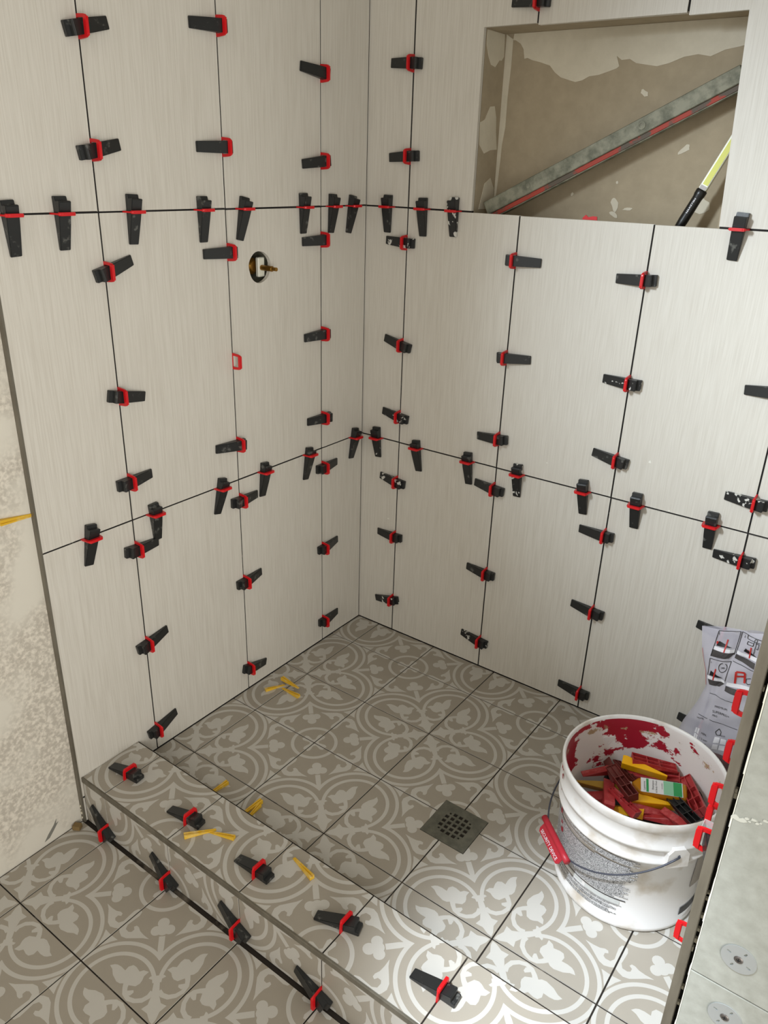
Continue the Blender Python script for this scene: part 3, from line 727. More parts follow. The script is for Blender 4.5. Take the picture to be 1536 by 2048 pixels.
# ------------------------------------------------------------------ drain
drain = tag(link('floor_drain', None, None, (DX, DY, 0)), 'square steel floor drain with a round grid of holes', 'drain')
bm = bmesh.new()
pit, hw = .0132, .0043
ln = sorted(set([-DH, DH] + [round(k * pit + s, 6) for k in range(-2, 3) for s in (-hw, 0.0, hw)]))
vg = {}
for i, x in enumerate(ln):
    for j, y in enumerate(ln):
        vg[i, j] = bm.verts.new((x, y, 0.0006))
def in_hole(x, y):
    for a in range(-2, 3):
        for c in range(-2, 3):
            if abs(x - a * pit) < hw and abs(y - c * pit) < hw:
                if abs(a) == 2 and abs(c) == 2: return (x - a * pit) * a < 0 and (y - c * pit) * c < 0
                return True
    return False
for i in range(len(ln) - 1):
    for j in range(len(ln) - 1):
        if not in_hole((ln[i] + ln[i + 1]) / 2, (ln[j] + ln[j + 1]) / 2):
            bm.faces.new((vg[i, j], vg[i + 1, j], vg[i + 1, j + 1], vg[i, j + 1]))
loose = [v for v in bm.verts if not v.link_faces]
bmesh.ops.delete(bm, geom=loose, context='VERTS')
ex = bmesh.ops.extrude_edge_only(bm, edges=[e for e in bm.edges if len(e.link_faces) == 1])
for v in [g for g in ex['geom'] if isinstance(g, bmesh.types.BMVert)]: v.co.z -= .0028
link('grate', mesh_of('grate', bm, M['drain']), drain)
boxes('drain_cup', [(-.045, .045, -.045, .045, -.0040, -.0030)], M['dark_hole'], drain)

# ------------------------------------------------------------------ shower valve
valve = tag(link('shower_valve', None, None, (-.02, VY, VZ)), 'recessed shower valve with brass stem in round wall opening', 'valve')
bm = bmesh.new()
box(bm, -.075, -.07, -.044, .044, -.044, .044)
lathe_v = bmesh.new()
rr = lathe(lathe_v, [(.044, -.07), (.044, .0095)], 32)
for (bmq, nm, mt) in ((bm, 'backplate', 'dark_hole'),): link(nm, mesh_of(nm, bmq, M[mt]), valve)
bmesh.ops.rotate(lathe_v, verts=lathe_v.verts[:], cent=(0, 0, 0), matrix=Matrix.Rotation(math.radians(90), 3, 'Y'))
link('sleeve', mesh_of('sleeve', lathe_v, M['level_grey']), valve)
def xlathe(name, prof, mt, loc, n=20, sm=True):
    b2 = bmesh.new(); r = lathe(b2, prof, n); b2.faces.new(r[-1]); b2.faces.new(r[0][::-1])
    bmesh.ops.rotate(b2, verts=b2.verts[:], cent=(0, 0, 0), matrix=Matrix.Rotation(math.radians(90), 3, 'Y'))
    return link(name, mesh_of(name, b2, M[mt], False), valve, loc)
xlathe('valve_body', [(.018, 0), (.018, .045), (.012, .052)], 'brass', (-.060, .012, -.002))
boxes_c = boxes('cartridge_cap', [(-.004, .006, .010, .030, -.024, .018)], M['white_plastic'], valve, .002)
xlathe('stem', [(.006, 0), (.006, .034), (.0042, .035), (.0042, .047)], 'brass', (.004, .020, -.004))

# ------------------------------------------------------------------ levelling clips
def make_loop():
    """red plastic loop standing in a joint: y along the joint, z out of the surface"""
    bm = bmesh.new()
    outer = [(-.0175, -.004), (-.0180, .004), (-.0168, .0185), (-.0158, .0228), (-.0132, .0255), (-.0095, .0264), (.0095, .0264), (.0132, .0255), (.0158, .0228), (.0168, .0185), (.0180, .004), (.0175, -.004)]
    inner = [(-.0122, .0005), (-.0124, .006), (-.0116, .0172), (-.0102, .0188), (.0102, .0188), (.0116, .0172), (.0124, .006), (.0122, .0005)]
    prism(bm, outer, lambda a, z, d: (d, a, z), -.0014, .0014, [inner])
    # stiffening lip along the crown
    prism(bm, [(-.0148, .0195), (-.0132, .0258), (.0132, .0258), (.0148, .0195)], lambda a, z, d: (d, a, z), -.0028, .0028)
    return mesh_of('clip_loop', bm, M['red'])
def make_wedge(name, mat, tail=.063, head=.0235, width=.0115):
    """solid wedge: tail towards -x, stepped head at +x"""
    bm = bmesh.new()
    prof = [(-tail, .0004), (-tail, .0048), (-.020, .0136), (head - .0085, .0205), (head - .0070, .0198), (head - .0068, .0098), (head, .0088), (head, .0004)]
    wid = lambda x: width * (0.84 + 0.16 * min(1, max(0, (x + tail) / (tail * .9))))
    a = [bm.verts.new((x, -wid(x), z)) for x, z in prof]; c = [bm.verts.new((x, wid(x), z)) for x, z in prof]
    n = len(prof)
    bm.faces.new(a); bm.faces.new(c[::-1])
    for i in range(n): bm.faces.new((a[i], c[i], c[(i + 1) % n], a[(i + 1) % n]))
    bmesh.ops.recalc_face_normals(bm, faces=bm.faces[:])
    bmesh.ops.bevel(bm, geom=[e for e in bm.edges if e.calc_face_angle(0) > .5], offset=.0013, segments=2, affect='EDGES', clamp_overlap=True)
    return mesh_of(name, bm, mat, False)
ME_LOOP = make_loop()
ME_WEDGE = [make_wedge('wedge', M['black']), make_wedge('wedge', M['black_splash'])]

def clip_assembly(origin, ex_, ey_, en_, tail_deg, tail_len, label, group, splash=False, vertical=False):
    """ex_, ey_ span the tiled surface, en_ points out of it. vertical: the joint runs along ey_, else along ex_.
    tail_deg: direction of the thin end of the wedge in the (ex_, ey_) plane"""
    ex_, ey_, en_ = Vector(ex_), Vector(ey_), Vector(en_)
    lx = ex_ if vertical else -ey_           # loop local x: across the joint
    ly = en_.cross(lx)
    e = link('levelling_clip', None)
    e.matrix_world = Matrix.Translation(origin) @ Matrix((lx, ly, en_)).transposed().to_4x4()
    tag(e, label, 'levelling clip', group)
    link('clip_loop', ME_LOOP, e)
    if tail_deg is not None:
        t = math.radians(tail_deg)
        d = ex_ * math.cos(t) + ey_ * math.sin(t)
        wx, wy = d.dot(lx), d.dot(ly)
        # local rotation so that the wedge -x axis points along d
        ang = math.atan2(-wy, -wx)
        w = link('wedge', ME_WEDGE[1 if splash else 0], e)
        sl = max(-.006, min(.006, .063 - tail_len))
        w.location = (math.cos(ang) * sl, math.sin(ang) * sl, 0)
        w.rotation_euler = (0, 0, ang)
        w['label'] = 'black wedge'
    return e

WL = dict(ex_=(0, 1, 0), ey_=(0, 0, 1), en_=(1, 0, 0))
WR = dict(ex_=(1, 0, 0), ey_=(0, 0, 1), en_=(0, -1, 0))
def tops(n, k, m):
    return 'lowest' if k == m - 1 and m > 3 else ('topmost' if k == 0 else ORD[k] + ' from the top')
SEAM_L = {1: 'valve wall, upright seam nearest the bare plaster', 2: 'valve wall, upright seam beside the valve hole', 3: 'valve wall, upright seam nearest the corner'}
for k in (1, 2, 3):
    l = DATA['LV%d' % k]
    for n, (a, z, ang, tl) in enumerate(l):
        if ang is None:
            lab = 'empty red clip without a wedge below the shower valve hole'
        else:
            lab = 'wedged red clip, %s, %s' % (SEAM_L[k], tops(0, n, len(l)))
        clip_assembly((0, a, z), tail_deg=ang, tail_len=tl, label=lab, group='levelling clips on the valve wall', vertical=True, **WL)
for k in (1, 2, 3, 4):
    l = DATA['RV%d' % k]
    nm = ['niche wall, upright seam nearest the corner', 'niche wall, second upright seam from the corner', 'niche wall, third upright seam from the corner', 'niche wall, fourth upright seam from the corner'][k - 1]
    for n, (a, z, ang, tl) in enumerate(l):
        lab = 'wedged red clip, %s, %s' % (nm, tops(0, n, len(l)))
        clip_assembly((a, 0, z), tail_deg=ang, tail_len=tl, label=lab, group='levelling clips on the niche wall', splash=(k, n) in ((1, 2), (1, 4), (1, 5), (2, 6), (4, 2), (4, 1), (1, 7), (3, 1)), vertical=True, **WR)
for key, wall, d, grp in (('LH2', 'valve wall, upper cross seam', WL, 'levelling clips on the valve wall'), ('LH1', 'valve wall, lower cross seam', WL, 'levelling clips on the valve wall'),
                          ('RH2', 'niche wall, upper cross seam', WR, 'levelling clips on the niche wall'), ('RH1', 'niche wall, lower cross seam', WR, 'levelling clips on the niche wall')):
    l = sorted(DATA[key], key=lambda q: abs(q[0]))
    for n, (a, z, ang, tl) in enumerate(l):
        org = (0, a, z) if d is WL else (a, 0, z)
        lab = 'wedged red clip, %s, %s from the corner' % (wall, ORD[n])
        if key == 'RH2' and n == 3: lab = 'wedged red clip, niche wall, upper cross seam, alone beyond the niche'
        clip_assembly(org, tail_deg=ang, tail_len=tl, label=lab, group=grp, splash=(key, n) in (('RH1', 0), ('RH1', 3), ('RH2', 2)), vertical=False, **d)
for n, (a, y, ang, tl) in enumerate(DATA['CT']):
    clip_assembly((a, y, ZC), (1, 0, 0), (0, 1, 0), (0, 0, 1), ang, tl, 'wedged red clip on top of the curb, %s from the valve wall' % ORD[n], 'levelling clips on the curb', vertical=True)
for n, (a, z, ang, tl) in enumerate(DATA['CF']):
    clip_assembly((a, YO, max(z, -.046)), (1, 0, 0), (0, 0, 1), (0, -1, 0), ang, tl, 'wedged red clip on the curb face, %s from the valve wall' % ORD[n], 'levelling clips on the curb', vertical=True)

# red loops on the partition seam
def loop_only(mw, label, group):
    o = link('clip_loop', ME_LOOP)
    o.matrix_world = mw
    o.name = 'empty_clip'
    return tag(o, label, 'levelling clip', group)
PB = Matrix(((-1, 0, 0), (0, 0, 1), (0, 1, 0)))
PLZ = [0.7458, 0.6532, 0.6131, 0.5712, 0.5734, 0.3842]
PLAB = ['empty red clip on the partition edge, beside the plastic bag', 'empty red clip on the partition edge, between bag and bucket rim', 'empty red clip on the partition edge, upper one over the bucket rim', 'empty red clip on the partition edge, lower one over the bucket rim', 'red clip with black wedge on the partition edge beside bucket handle', 'empty red clip on the partition edge, lowest, near bucket foot']
for n, z in enumerate(PLZ):
    y = (-.85, -.815, -.85, -.838, -.885, -.85)[n]
    # loop local: x across joint (-> world y), y along joint (-> world z), z out (-> world -x)
    m3 = Matrix(((0, 0, -1), (1, 0, 0), (0, 1, 0)))
    m3 = Matrix(((0, 0, -1), (-1, 0, 0), (0, 1, 0)))
    if n == 4:
        e = link('levelling_clip', None); e.matrix_world = Matrix.Translation((XP, -.885, z)) @ m3.to_4x4()
        tag(e, PLAB[n], 'levelling clip', 'clips on the partition')
        link('clip_loop', ME_LOOP, e)
        w = link('wedge', ME_WEDGE[0], e, (.003, 0, 0), (0, 0, math.radians(180))); w.scale = (.5, 1, .85)
        tp = bmesh.new(); box(tp, -.020, -.0195, -.012, .012, .001, .022); box(tp, -.020, -.004, -.012, .012, .0220, .0226)
        link('clear_tape', mesh_of('clear_tape', tp, M['tape']), e)
    else:
        loop_only(Matrix.Translation((XP, y, z)) @ m3.to_4x4(), PLAB[n], 'clips on the partition')
# red clip ends standing on the niche ledge
bm = bmesh.new()
prism(bm, [(-.017, 0), (-.016, .004), (-.010, .0095), (-.004, .005), (.006, .0075), (.015, .007), (.016, 0)], lambda a, z, d: (a, d, z), -.0012, .0012)
rb = link('broken_clip', mesh_of('broken_clip', bm, M['red']), None, (.585, .0125, Z2 - .0014))
tag(rb, 'torn red clip stub standing on the niche ledge', 'levelling clip')

# ------------------------------------------------------------------ spirit level and tool in the niche
e = tag(link('spirit_level', None), 'grimy spirit level with red web leaning across the niche', 'spirit level')
p0, p1 = Vector((.322, .040, 1.1965)), Vector((.828, .062, 1.4560))
ax = (p1 - p0); Ln = ax.length; ax.normalize()
up_ = Vector((0, 0, 1)); fr = ax.cross(up_).normalized(); up_ = fr.cross(ax).normalized()
e.matrix_world = Matrix.Translation(p0) @ Matrix((ax, -fr, up_)).transposed().to_4x4()
boxes('rail', [(0, Ln, -.011, .011, -.0145, .0155)], M['level_grey'], e, .0015)
boxes('web', [(.006, Ln - .006, -.0080, .0080, -.0245, -.0145)], M['level_red'], e, .001)
boxes('lower_rail', [(0, Ln, -.0090, .0090, -.0270, -.0245)], M['level_grey'], e, .0008)
bm = bmesh.new()
rr = lathe(bm, [(.0075, 0), (.0075, .0012), (.0045, .0012), (.0045, .0004)], 20); bm.faces.new(rr[-1])
bmesh.ops.rotate(bm, verts=bm.verts[:], cent=(0, 0, 0), matrix=Matrix.Rotation(math.radians(90), 3, 'X'))
link('rivet', mesh_of('rivet', bm, M['level_grey']), e, (Ln * .66, -.011, .001))
bm = bmesh.new()
rr = lathe(bm, [(.005, 0), (.005, .0008), (.003, .0008)], 16); bm.faces.new(rr[-1])
bmesh.ops.rotate(bm, verts=bm.verts[:], cent=(0, 0, 0), matrix=Matrix.Rotation(math.radians(90), 3, 'X'))
link('rivet', mesh_of('rivet', bm, M['level_grey']), e, (Ln * .20, -.011, .001))

e = tag(link('hand_tool', None), 'black handled tool with yellow and white shaft standing in niche', 'tool')
p0, p1 = Vector((.757, .040, Z2 - .021)), Vector((.838, .055, 1.352))
ax = (p1 - p0); Ln = ax.length; ax.normalize()
fr = Vector((0, -1, 0)); sd = ax.cross(fr).normalized(); fr = sd.cross(ax).normalized()
e.matrix_world = Matrix.Translation(p0) @ Matrix((sd, fr, ax)).transposed().to_4x4()
bm = bmesh.new(); rr = lathe(bm, [(.0060, .003), (.0085, .006), (.0098, .03), (.0095, .078), (.0108, .084), (.0108, .0925), (.009, .0945)], 24); bm.faces.new(rr[-1]); bm.faces.new(rr[0][::-1])
h = link('handle', mesh_of('handle', bm, M['pen_black'], True), e)
bm = bmesh.new()
add_text(bm, 'MYV/LUIM', .030, lambda a, c: ((c - .003) * .75, math.sqrt(max(0, .0101 ** 2 - ((c - .003) * .75) ** 2)), .046 + a))
link('lettering', mesh_of('lettering', bm, M['bag_print_white']), h)
boxes('shaft', [(-.0078, .0078, -.006, .006, .0945, Ln)], M['pen_white'], e, .001)
boxes('yellow_panel', [(-.0045, .0062, .006, .0066, .104, Ln - .005)], M['pen_yellow'], e)
boxes('ferrule', [(-.0060, .0062, .006, .0068, .0948, .102)], M['screw'], e)

# ------------------------------------------------------------------ loose yellow wedges
def yellow_wedge_mesh():
    bm = bmesh.new()
    Ly, hw0, hw1 = .066, .0030, .0052
    a = [(-Ly / 2, .0008, hw0), (Ly / 2, .0095, hw1)]
    vs_ = []
    for x, h, w in a:
        vs_.append([bm.verts.new((x, y, z)) for (y, z) in ((-w, 0), (w, 0), (w, h), (w * .25, h), (w * .25, h * .72), (-w * .25, h * .72), (-w * .25, h), (-w, h))])
    n = 8
    for i in range(n): bm.faces.new((vs_[0][i], vs_[0][(i + 1) % n], vs_[1][(i + 1) % n], vs_[1][i]))
    bm.faces.new(vs_[0][::-1]); bm.faces.new(vs_[1])
    return mesh_of('yellow_wedge', bm, M['yellow'])
ME_YW = yellow_wedge_mesh()
def yellow(p_thin, p_thick, z, label, pitch=0.0, roll=0.0, sc=1.0):
    a, c = Vector(p_thin), Vector(p_thick)
    o = link('yellow_wedge', ME_YW, None, ((a.x + c.x) / 2, (a.y + c.y) / 2, z), (roll, pitch, math.atan2(c.y - a.y, c.x - a.x)))
    o.scale = (sc, sc, sc)
    return tag(o, label, 'wedge', 'loose yellow wedges')
yellow((0.0655, -.404), (0.0435, -.459), .0004, 'lone yellow wedge of the shower floor trio by the valve wall', sc=.85)
yellow((0.1163, -.4037), (0.045, -.3963), .0075, 'grooved yellow wedge lying on top of the shower floor trio', pitch=.08)
yellow((0.0694, -.4199), (0.1313, -.4237), .0004, 'yellow wedge underneath the shower floor trio, pointing towards the drain', sc=.95)
yellow((0.3363, -.895), (0.3021, -.9474), ZC + .0004, 'yellow wedge crossed over another on the curb, thick end forward', sc=.95)
yellow((0.331, -.9068), (0.382, -.8900), ZC + .0004, 'yellow wedge on the curb with its thin end under another', sc=.85)
yellow((0.5066, -.8519), (0.5658, -.8674), ZC + .0004, 'single yellow wedge lying alone on the curb top', sc=.95)
yellow((0.2060, -.812), (0.2150, -.753), .0004, 'yellow wedge on shower floor behind the curb, nearest valve wall', sc=.9)
yellow((0.3046, -.812), (0.3150, -.744), .0004, 'paired yellow wedge on shower floor behind the curb, upper one', sc=.95)
yellow((0.3250, -.810), (0.3200, -.757), .0004, 'paired yellow wedge on shower floor behind the curb, lower one', sc=.8)
o = link('yellow_wedge', ME_YW, None, (-.0104, -1.011, .674), (math.radians(90), math.radians(8), math.radians(-90)))
o.rotation_euler = Matrix(((0, 0, 1), (-1, 0.0, 0), (-0.09, -1, 0))).to_euler() if False else (math.radians(90), 0, math.radians(90))
o.matrix_world = Matrix.Translation((-.0102, -1.010, .6775)) @ Matrix(((0, 0, 1), (-.993, -.118, 0), (.118, -.993, 0))).to_4x4()
tag(o, 'yellow wedge stuck behind the metal edging on bare plaster', 'wedge', 'loose yellow wedges')
bm = bmesh.new(); box(bm, -.008, .009, -.0085, .006, 0, .011)
bmesh.ops.bevel(bm, geom=bm.edges[:], offset=.001, segments=1, affect='EDGES')
tag(link('wooden_shim', mesh_of('wooden_shim', bm, M['brown_wood']), None, (.001, -1.0, ZB + .0003), (0, 0, .5)), 'small brown shim block at the foot of the metal edging', 'shim')

# ------------------------------------------------------------------ the bucket
BX, BY = 1.013, -.4385
H = .273
bucket = tag(link('bucket', None, None, (BX, BY, .0003)), 'white plastic bucket full of red and yellow wedges', 'bucket')
bm = bmesh.new()
outer = [(.120, .004), (.1335, .000), (.1362, .004), (.1368, .012), (.1350, .014), (.1405, .178), (.1440, .179), (.1475, .183), (.1475, .187), (.1425, .190), (.1435, .212), (.1490, .214), (.1490, .220), (.1445, .223), (.1455, .252), (.1490, .256), (.1500, .266), (.1490, .272), (.1470, .2735), (.1445, .2720), (.1430, .266)]
rows = lathe(bm, outer, 72)
rows2 = lathe(bm, [(.1430, .266), (.1425, .250), (.1330, .012)], 72, mi=1)
bm.faces.new(rows2[-1]).material_index = 1
bm.faces.new(rows[0][::-1])
bmesh.ops.remove_doubles(bm, verts=bm.verts[:], dist=1e-6)
body = link('bucket_body', mesh_of('bucket_body', bm, [M['pail'], M['pail_in']], True), bucket)
def cyl_pt(th, z, off=0.0012):
    r = .1350 + (z - .014) / .164 * .0055 + off
    return (r * math.cos(math.radians(th)), r * math.sin(math.radians(th)), z)
def cyl_patch(bm, t0, t1, z0, z1, mi=0, off=.0012):
    n = max(1, int(abs(t1 - t0) / 4))
    for i in range(n):
        a, c = t0 + (t1 - t0) * i / n, t0 + (t1 - t0) * (i + 1) / n
        bm.faces.new([bm.verts.new(cyl_pt(t, z, off)) for t, z in ((a, z0), (c, z0), (c, z1), (a, z1))]).material_index = mi
bm = bmesh.new()
z = .1745
row = 0
while z > .032:
    h = .0019
    gap = .0003
    white = row in (6, 7, 24, 45, 46, 55, 60)
    if .071 < z < .0745: pass
    elif .060 < z < .070:
        pass
    elif not white:
        t1 = -70 + random.uniform(-4, 3) - (3 if z < .12 else 0) - (6 if z < .08 else 0)
        t0 = -158
        if row in (3, 4, 8, 9): cyl_patch(bm, -100, t1, z - h, z)
        else: cyl_patch(bm, t0, t1, z - h, z)
    z -= h + gap; row += 1
link('label_print', mesh_of('label_print', bm, M['fine_print']), body)
bm = bmesh.new(); cyl_patch(bm, -156, -72, .0715, .0738, off=.0013); cyl_patch(bm, -156, -74, .0575, .0583, off=.0013)
link('label_rule', mesh_of('label_rule', bm, M['bag_print_black']), body)
bm = bmesh.new(); cyl_patch(bm, -104, -76, .0600, .0690); cyl_patch(bm, -130, -107, .0630, .0690)
link('label_box', mesh_of('label_box', bm, plain('label_pale_grey', srgb(205, 207, 204), .4)), body)
bm = bmesh.new(); cyl_patch(bm, -26, -4, .030, .050, off=.0013)
link('black_block', mesh_of('black_block', bm, M['bag_print_black']), body)
bm = bmesh.new(); cyl_patch(bm, -22, 2, .098, .172, off=.0013)
link('faded_label', mesh_of('faded_label', bm, plain('label_taupe', srgb(168, 160, 150), .5, noise=.08)), body)
# red splashes on the outside
bm = bmesh.new()
for (t, z, s) in ((-158, .19, .008), (-150, .2, .006), (-163, .23, .012), (-155, .245, .010), (-148, .235, .006), (-140, .14, .005), (-143, .16, .006), (-168, .21, .012), (-138, .125, .007), (-150, .255, .010), (-160, .16, .005)):
    r0 = .1435 if .19 < z < .212 else (.146 if z > .22 else None)
    n = 9
    pts = []
    for i in range(n):
        q = s * random.uniform(.5, 1.1); a = 2 * math.pi * i / n
        tt = t + math.degrees(q * math.cos(a) / .145); z_ = z + 1.2 * q * math.sin(a)
        if r0 is None: pts.append(cyl_pt(tt, z_, .0016))
        else: pts.append(((r0 + .0008) * math.cos(math.radians(tt)), (r0 + .0008) * math.sin(math.radians(tt)), max(.191, min(.211, z_)) if r0 == .1435 else max(.225, min(.251, z_))))
    bm.faces.new([bm.verts.new(q) for q in pts])
link('red_splash', mesh_of('red_splash', bm, plain('dried_red', srgb(160, 28, 48), .45)), body)
# ears and bail
for th in (-45, 135):
    bm = bmesh.new()
    prism(bm, [(-.021, -.026), (.021, -.026), (.019, .004), (.011, .014), (-.011, .014), (-.019, .004)], lambda a, z, d: (d, a, z), .1405, .1530, [[(.0026 * math.cos(t), .0026 * math.sin(t)) for t in [2 * math.pi * i / 10 for i in range(10)]]])
    link('handle_ear', mesh_of('handle_ear', bm, M['pail']), bucket, (0, 0, .2085), (0, 0, math.radians(th)))
wire = []
for i in range(49):
    ph = 180 * i / 48
    th = -45 - ph
    s = math.sin(math.radians(ph))
    r = .1555 + .004 * s
    wire.append((r * math.cos(math.radians(th)), r * math.sin(math.radians(th)), 0.2085 - .100 * s))
bm = bmesh.new(); tube(bm, wire, .0017, 8)
for th, i in ((-45, 0), (135, 48)):
    q = Vector(wire[i]); tube(bm, [q, q * 1.0 - Vector((math.cos(math.radians(th)), math.sin(math.radians(th)), 0)) * .011], .0017, 8)
bail = link('bail_handle', mesh_of('bail_handle', bm, M['wire'], True), bucket)
gp = [Vector(wire[18]).lerp(Vector(wire[29]), t / 6) + Vector((wire[23][0], wire[23][1], 0)).normalized() * .008 for t in range(7)]
bm = bmesh.new(); tube(bm, gp, .0064, 14)
grip = link('grip', mesh_of('grip', bm, M['grip'], True), bail)
# flag plate hanging out from the grip, with its lettering
g0, g1 = gp[0], gp[-1]
gm = (g0 + g1) / 2; gx = (g1 - g0).normalized(); gr = Vector((gm.x, gm.y, 0)).normalized()
gn = gr; gd = (gr * .62 + Vector((0, 0, -.78))); gd = (gd - gx * gd.dot(gx)).normalized(); gn = gx.cross(gd).normalized()
if gn.z < 0: gn = -gn
Lg = (g1 - g0).length
cmid = (gp[0] + gp[-1]) / 2
bm = bmesh.new()
pl = [(-Lg * .40, 0), (-Lg * .40, .018), (-Lg * .36, .023), (Lg * .36, .023), (Lg * .40, .018), (Lg * .40, 0)]
prism(bm, pl, lambda a, z, d: cmid + gx * a + gd * z + gn * d, -.0015, .0015)
link('grip_flag', mesh_of('grip_flag', bm, M['grip']), bail)
bm = bmesh.new()
tsn = -1 if gx.cross(gd).dot(gn) > 0 else 1
add_text(bm, 'SECURITY DEVICE', Lg * .66, lambda a, c: cmid + gx * (Lg * .33 - a) + gd * (.0165 - c * -1.0 * 0 + (-c if True else c) + .0035) + gn * .0022)
link('lettering', mesh_of('lettering', bm, M['bag_print_white']), bail)

# ------------------------------------------------------------------ bucket contents
def hollow_wedge_mesh(name, mat, L=.088, W=.022, H0=.004, H1=.020):
    """open moulded wedge: sloping floor, side walls, a long rib and cross ribs"""
    bm = bmesh.new()
    t = .0014
    def slab(y0, y1, x0, x1, zb0, zb1):
        hh = lambda x: H0 + (H1 - H0) * (x + L / 2) / L
        v = []
        for x in (x0, x1):
            for y in (y0, y1):
                v.append(bm.verts.new((x, y, zb0))); v.append(bm.verts.new((x, y, hh(x) if zb1 is None else zb1)))
        for f in ((0, 1, 3, 2), (4, 6, 7, 5), (0, 4, 5, 1), (2, 3, 7, 6), (0, 2, 6, 4), (1, 5, 7, 3)): bm.faces.new([v[i] for i in f])
    slab(-W / 2, W / 2, -L / 2, L / 2, 0, t)
    for y in (-W / 2, -t / 2, W / 2 - t): slab(y, y + t, -L / 2, L / 2, t, None)
    for x in (-L / 2, -L * .12, L * .16, L / 2 - t): slab(-W / 2 + t, W / 2 - t, x, x + t, t, None)
    return mesh_of(name, bm, mat)
def solid_wedge_mesh(name, mat, L=.088, W=.021, H0=.003, H1=.020):
    bm = bmesh.new()
    v = []
    for x, h in ((-L / 2, H0), (L / 2 - .008, H1), (L / 2, H1 - .001)):
        v.append([bm.verts.new((x, y, z)) for y, z in ((-W / 2, 0), (W / 2, 0), (W / 2, h), (-W / 2, h))])
    for i in range(2):
        for k in range(4): bm.faces.new((v[i][k], v[i][(k + 1) % 4], v[i + 1][(k + 1) % 4], v[i + 1][k]))
    bm.faces.new(v[0][::-1]); bm.faces.new(v[2])
    bmesh.ops.recalc_face_normals(bm, faces=bm.faces[:])
    bmesh.ops.bevel(bm, geom=bm.edges[:], offset=.0009, segments=1, affect='EDGES')
    return mesh_of(name, bm, mat)
WM = {}
for c, mt in (('red', 'red_pale'), ('yellow', 'amber_y'), ('olive', 'olive_y'), ('black', 'black_clean'), ('maroon', 'maroon')):
    WM[c, 'h'] = hollow_wedge_mesh('plastic_wedge', M[mt])
    WM[c, 's'] = solid_wedge_mesh('plastic_wedge', M[mt])
def heap(c, kind, pt, ph, z, label, roll=0.0, pitch=0.0, name='plastic_wedge', sc=1.0):
    """pt thin end, ph thick end (x, y)"""
    a, b_ = Vector(pt), Vector(ph)
    o = link(name, WM[c, kind], None, ((a.x + b_.x) / 2, (a.y + b_.y) / 2, z), (math.radians(roll), math.radians(pitch), math.atan2(b_.y - a.y, b_.x - a.x)))
    o.scale = (sc, sc, sc)
    return tag(o, label, 'wedge', 'wedges in the bucket')
heap('red', 'h', (1.0444, -.3132), (.9697, -.3524), .193, 'ribbed red wedge lying open side up at the back of the bucket')
heap('yellow', 's', (1.0361, -.3500), (.957, -.3674), .190, 'bright yellow wedge on edge above the bottle in the bucket', roll=68)
heap('maroon', 'h', (.9333, -.3810), (1.0104, -.4436), .186, 'long maroon trough wedge across the middle of the bucket', roll=12, pitch=6)
heap('red', 's', (.9440, -.4012), (.9714, -.4803), .168, 'flat red wedge with smooth back lying towards the front of the bucket', roll=-6)
heap('red', 'h', (.9600, -.4350), (1.0205, -.4665), .176, 'open red wedge in front of the maroon trough wedge', roll=-14, pitch=10, sc=.8)
heap('yellow', 'h', (.9550, -.455), (1.015, -.438), .146, 'yellow ribbed wedge low by the front rim of the bucket', roll=-35)
heap('olive', 's', (.8970, -.4286), (.955, -.4096), .152, 'dull yellow wedge by the bucket side wall', roll=-60)
heap('red', 's', (.8900, -.4060), (.9350, -.3640), .158, 'small red wedge behind the dull yellow wedge', sc=.7)
heap('yellow', 's', (1.0738, -.3894), (1.0028, -.4295), .166, 'bright yellow wedge on edge in front of the bottle', roll=70)
heap('red', 's', (1.0750, -.3924), (1.0017, -.4412), .150, 'red wedge below the front yellow wedge in the bucket', roll=50)
heap('red', 's', (1.0556, -.4112), (1.1113, -.4332), .168, 'blocky red wedge at the front beside the black wedge', roll=20, sc=.72)
heap('black', 'h', (1.0600, -.3832), (1.1204, -.4305), .182, 'black trough wedge next to the bottle foot', roll=18)
heap('red', 'h', (1.0694, -.3230), (1.1229, -.3957), .186, 'large ribbed red wedge leaning on the bucket wall near the partition', roll=38, sc=1.15)
heap('red', 's', (1.0294, -.3249), (1.0827, -.3142), .172, 'red wedge tucked behind the bottle foot', roll=25, sc=.75)
heap('black', 's', (1.0945, -.3213), (1.1260, -.3778), .170, 'thin black wedge between ribbed red wedge and bucket wall', roll=60, sc=.75)
heap('black', 's', (.9952, -.4379), (1.0762, -.3958), .136, 'black wedge low under the front red wedges')
heap('red', 's', (1.0208, -.4344), (1.0853, -.4126), .150, 'red wedge at the front rim below the blocky red wedge', roll=-10, sc=.8)
heap('red', 's', (.9429, -.3592), (1.0166, -.3378), .164, 'red wedge peeking out beneath the upper yellow wedge', roll=10)
heap('red', 'h', (.9779, -.3502), (1.0516, -.3200), .168, 'red wedge directly beneath the rear ribbed wedge', roll=15)
heap('maroon', 's', (.9205, -.3476), (.9599, -.3908), .168, 'dark maroon wedge standing against the back left bucket wall', roll=50, sc=.8)
heap('maroon', 'h', (.9393, -.3385), (.9819, -.3807), .166, 'brown wedge beside the dark maroon wedge', roll=-20, sc=.85)
fill = [('red', 's', .92, -.44, .135, 30), ('red', 's', .95, -.49, .132, -20), ('black', 's', 1.0, -.50, .128, 10), ('red', 's', 1.06, -.47, .130, 50), ('red', 's', 1.09, -.36, .140, 100), ('maroon', 's', .96, -.36, .138, 70), ('red', 's', 1.02, -.34, .136, 20), ('black', 's', .952, -.392, .130, 120), ('red', 's', 1.0, -.43, .120, -40), ('red', 's', 1.03, -.40, .118, 80)]
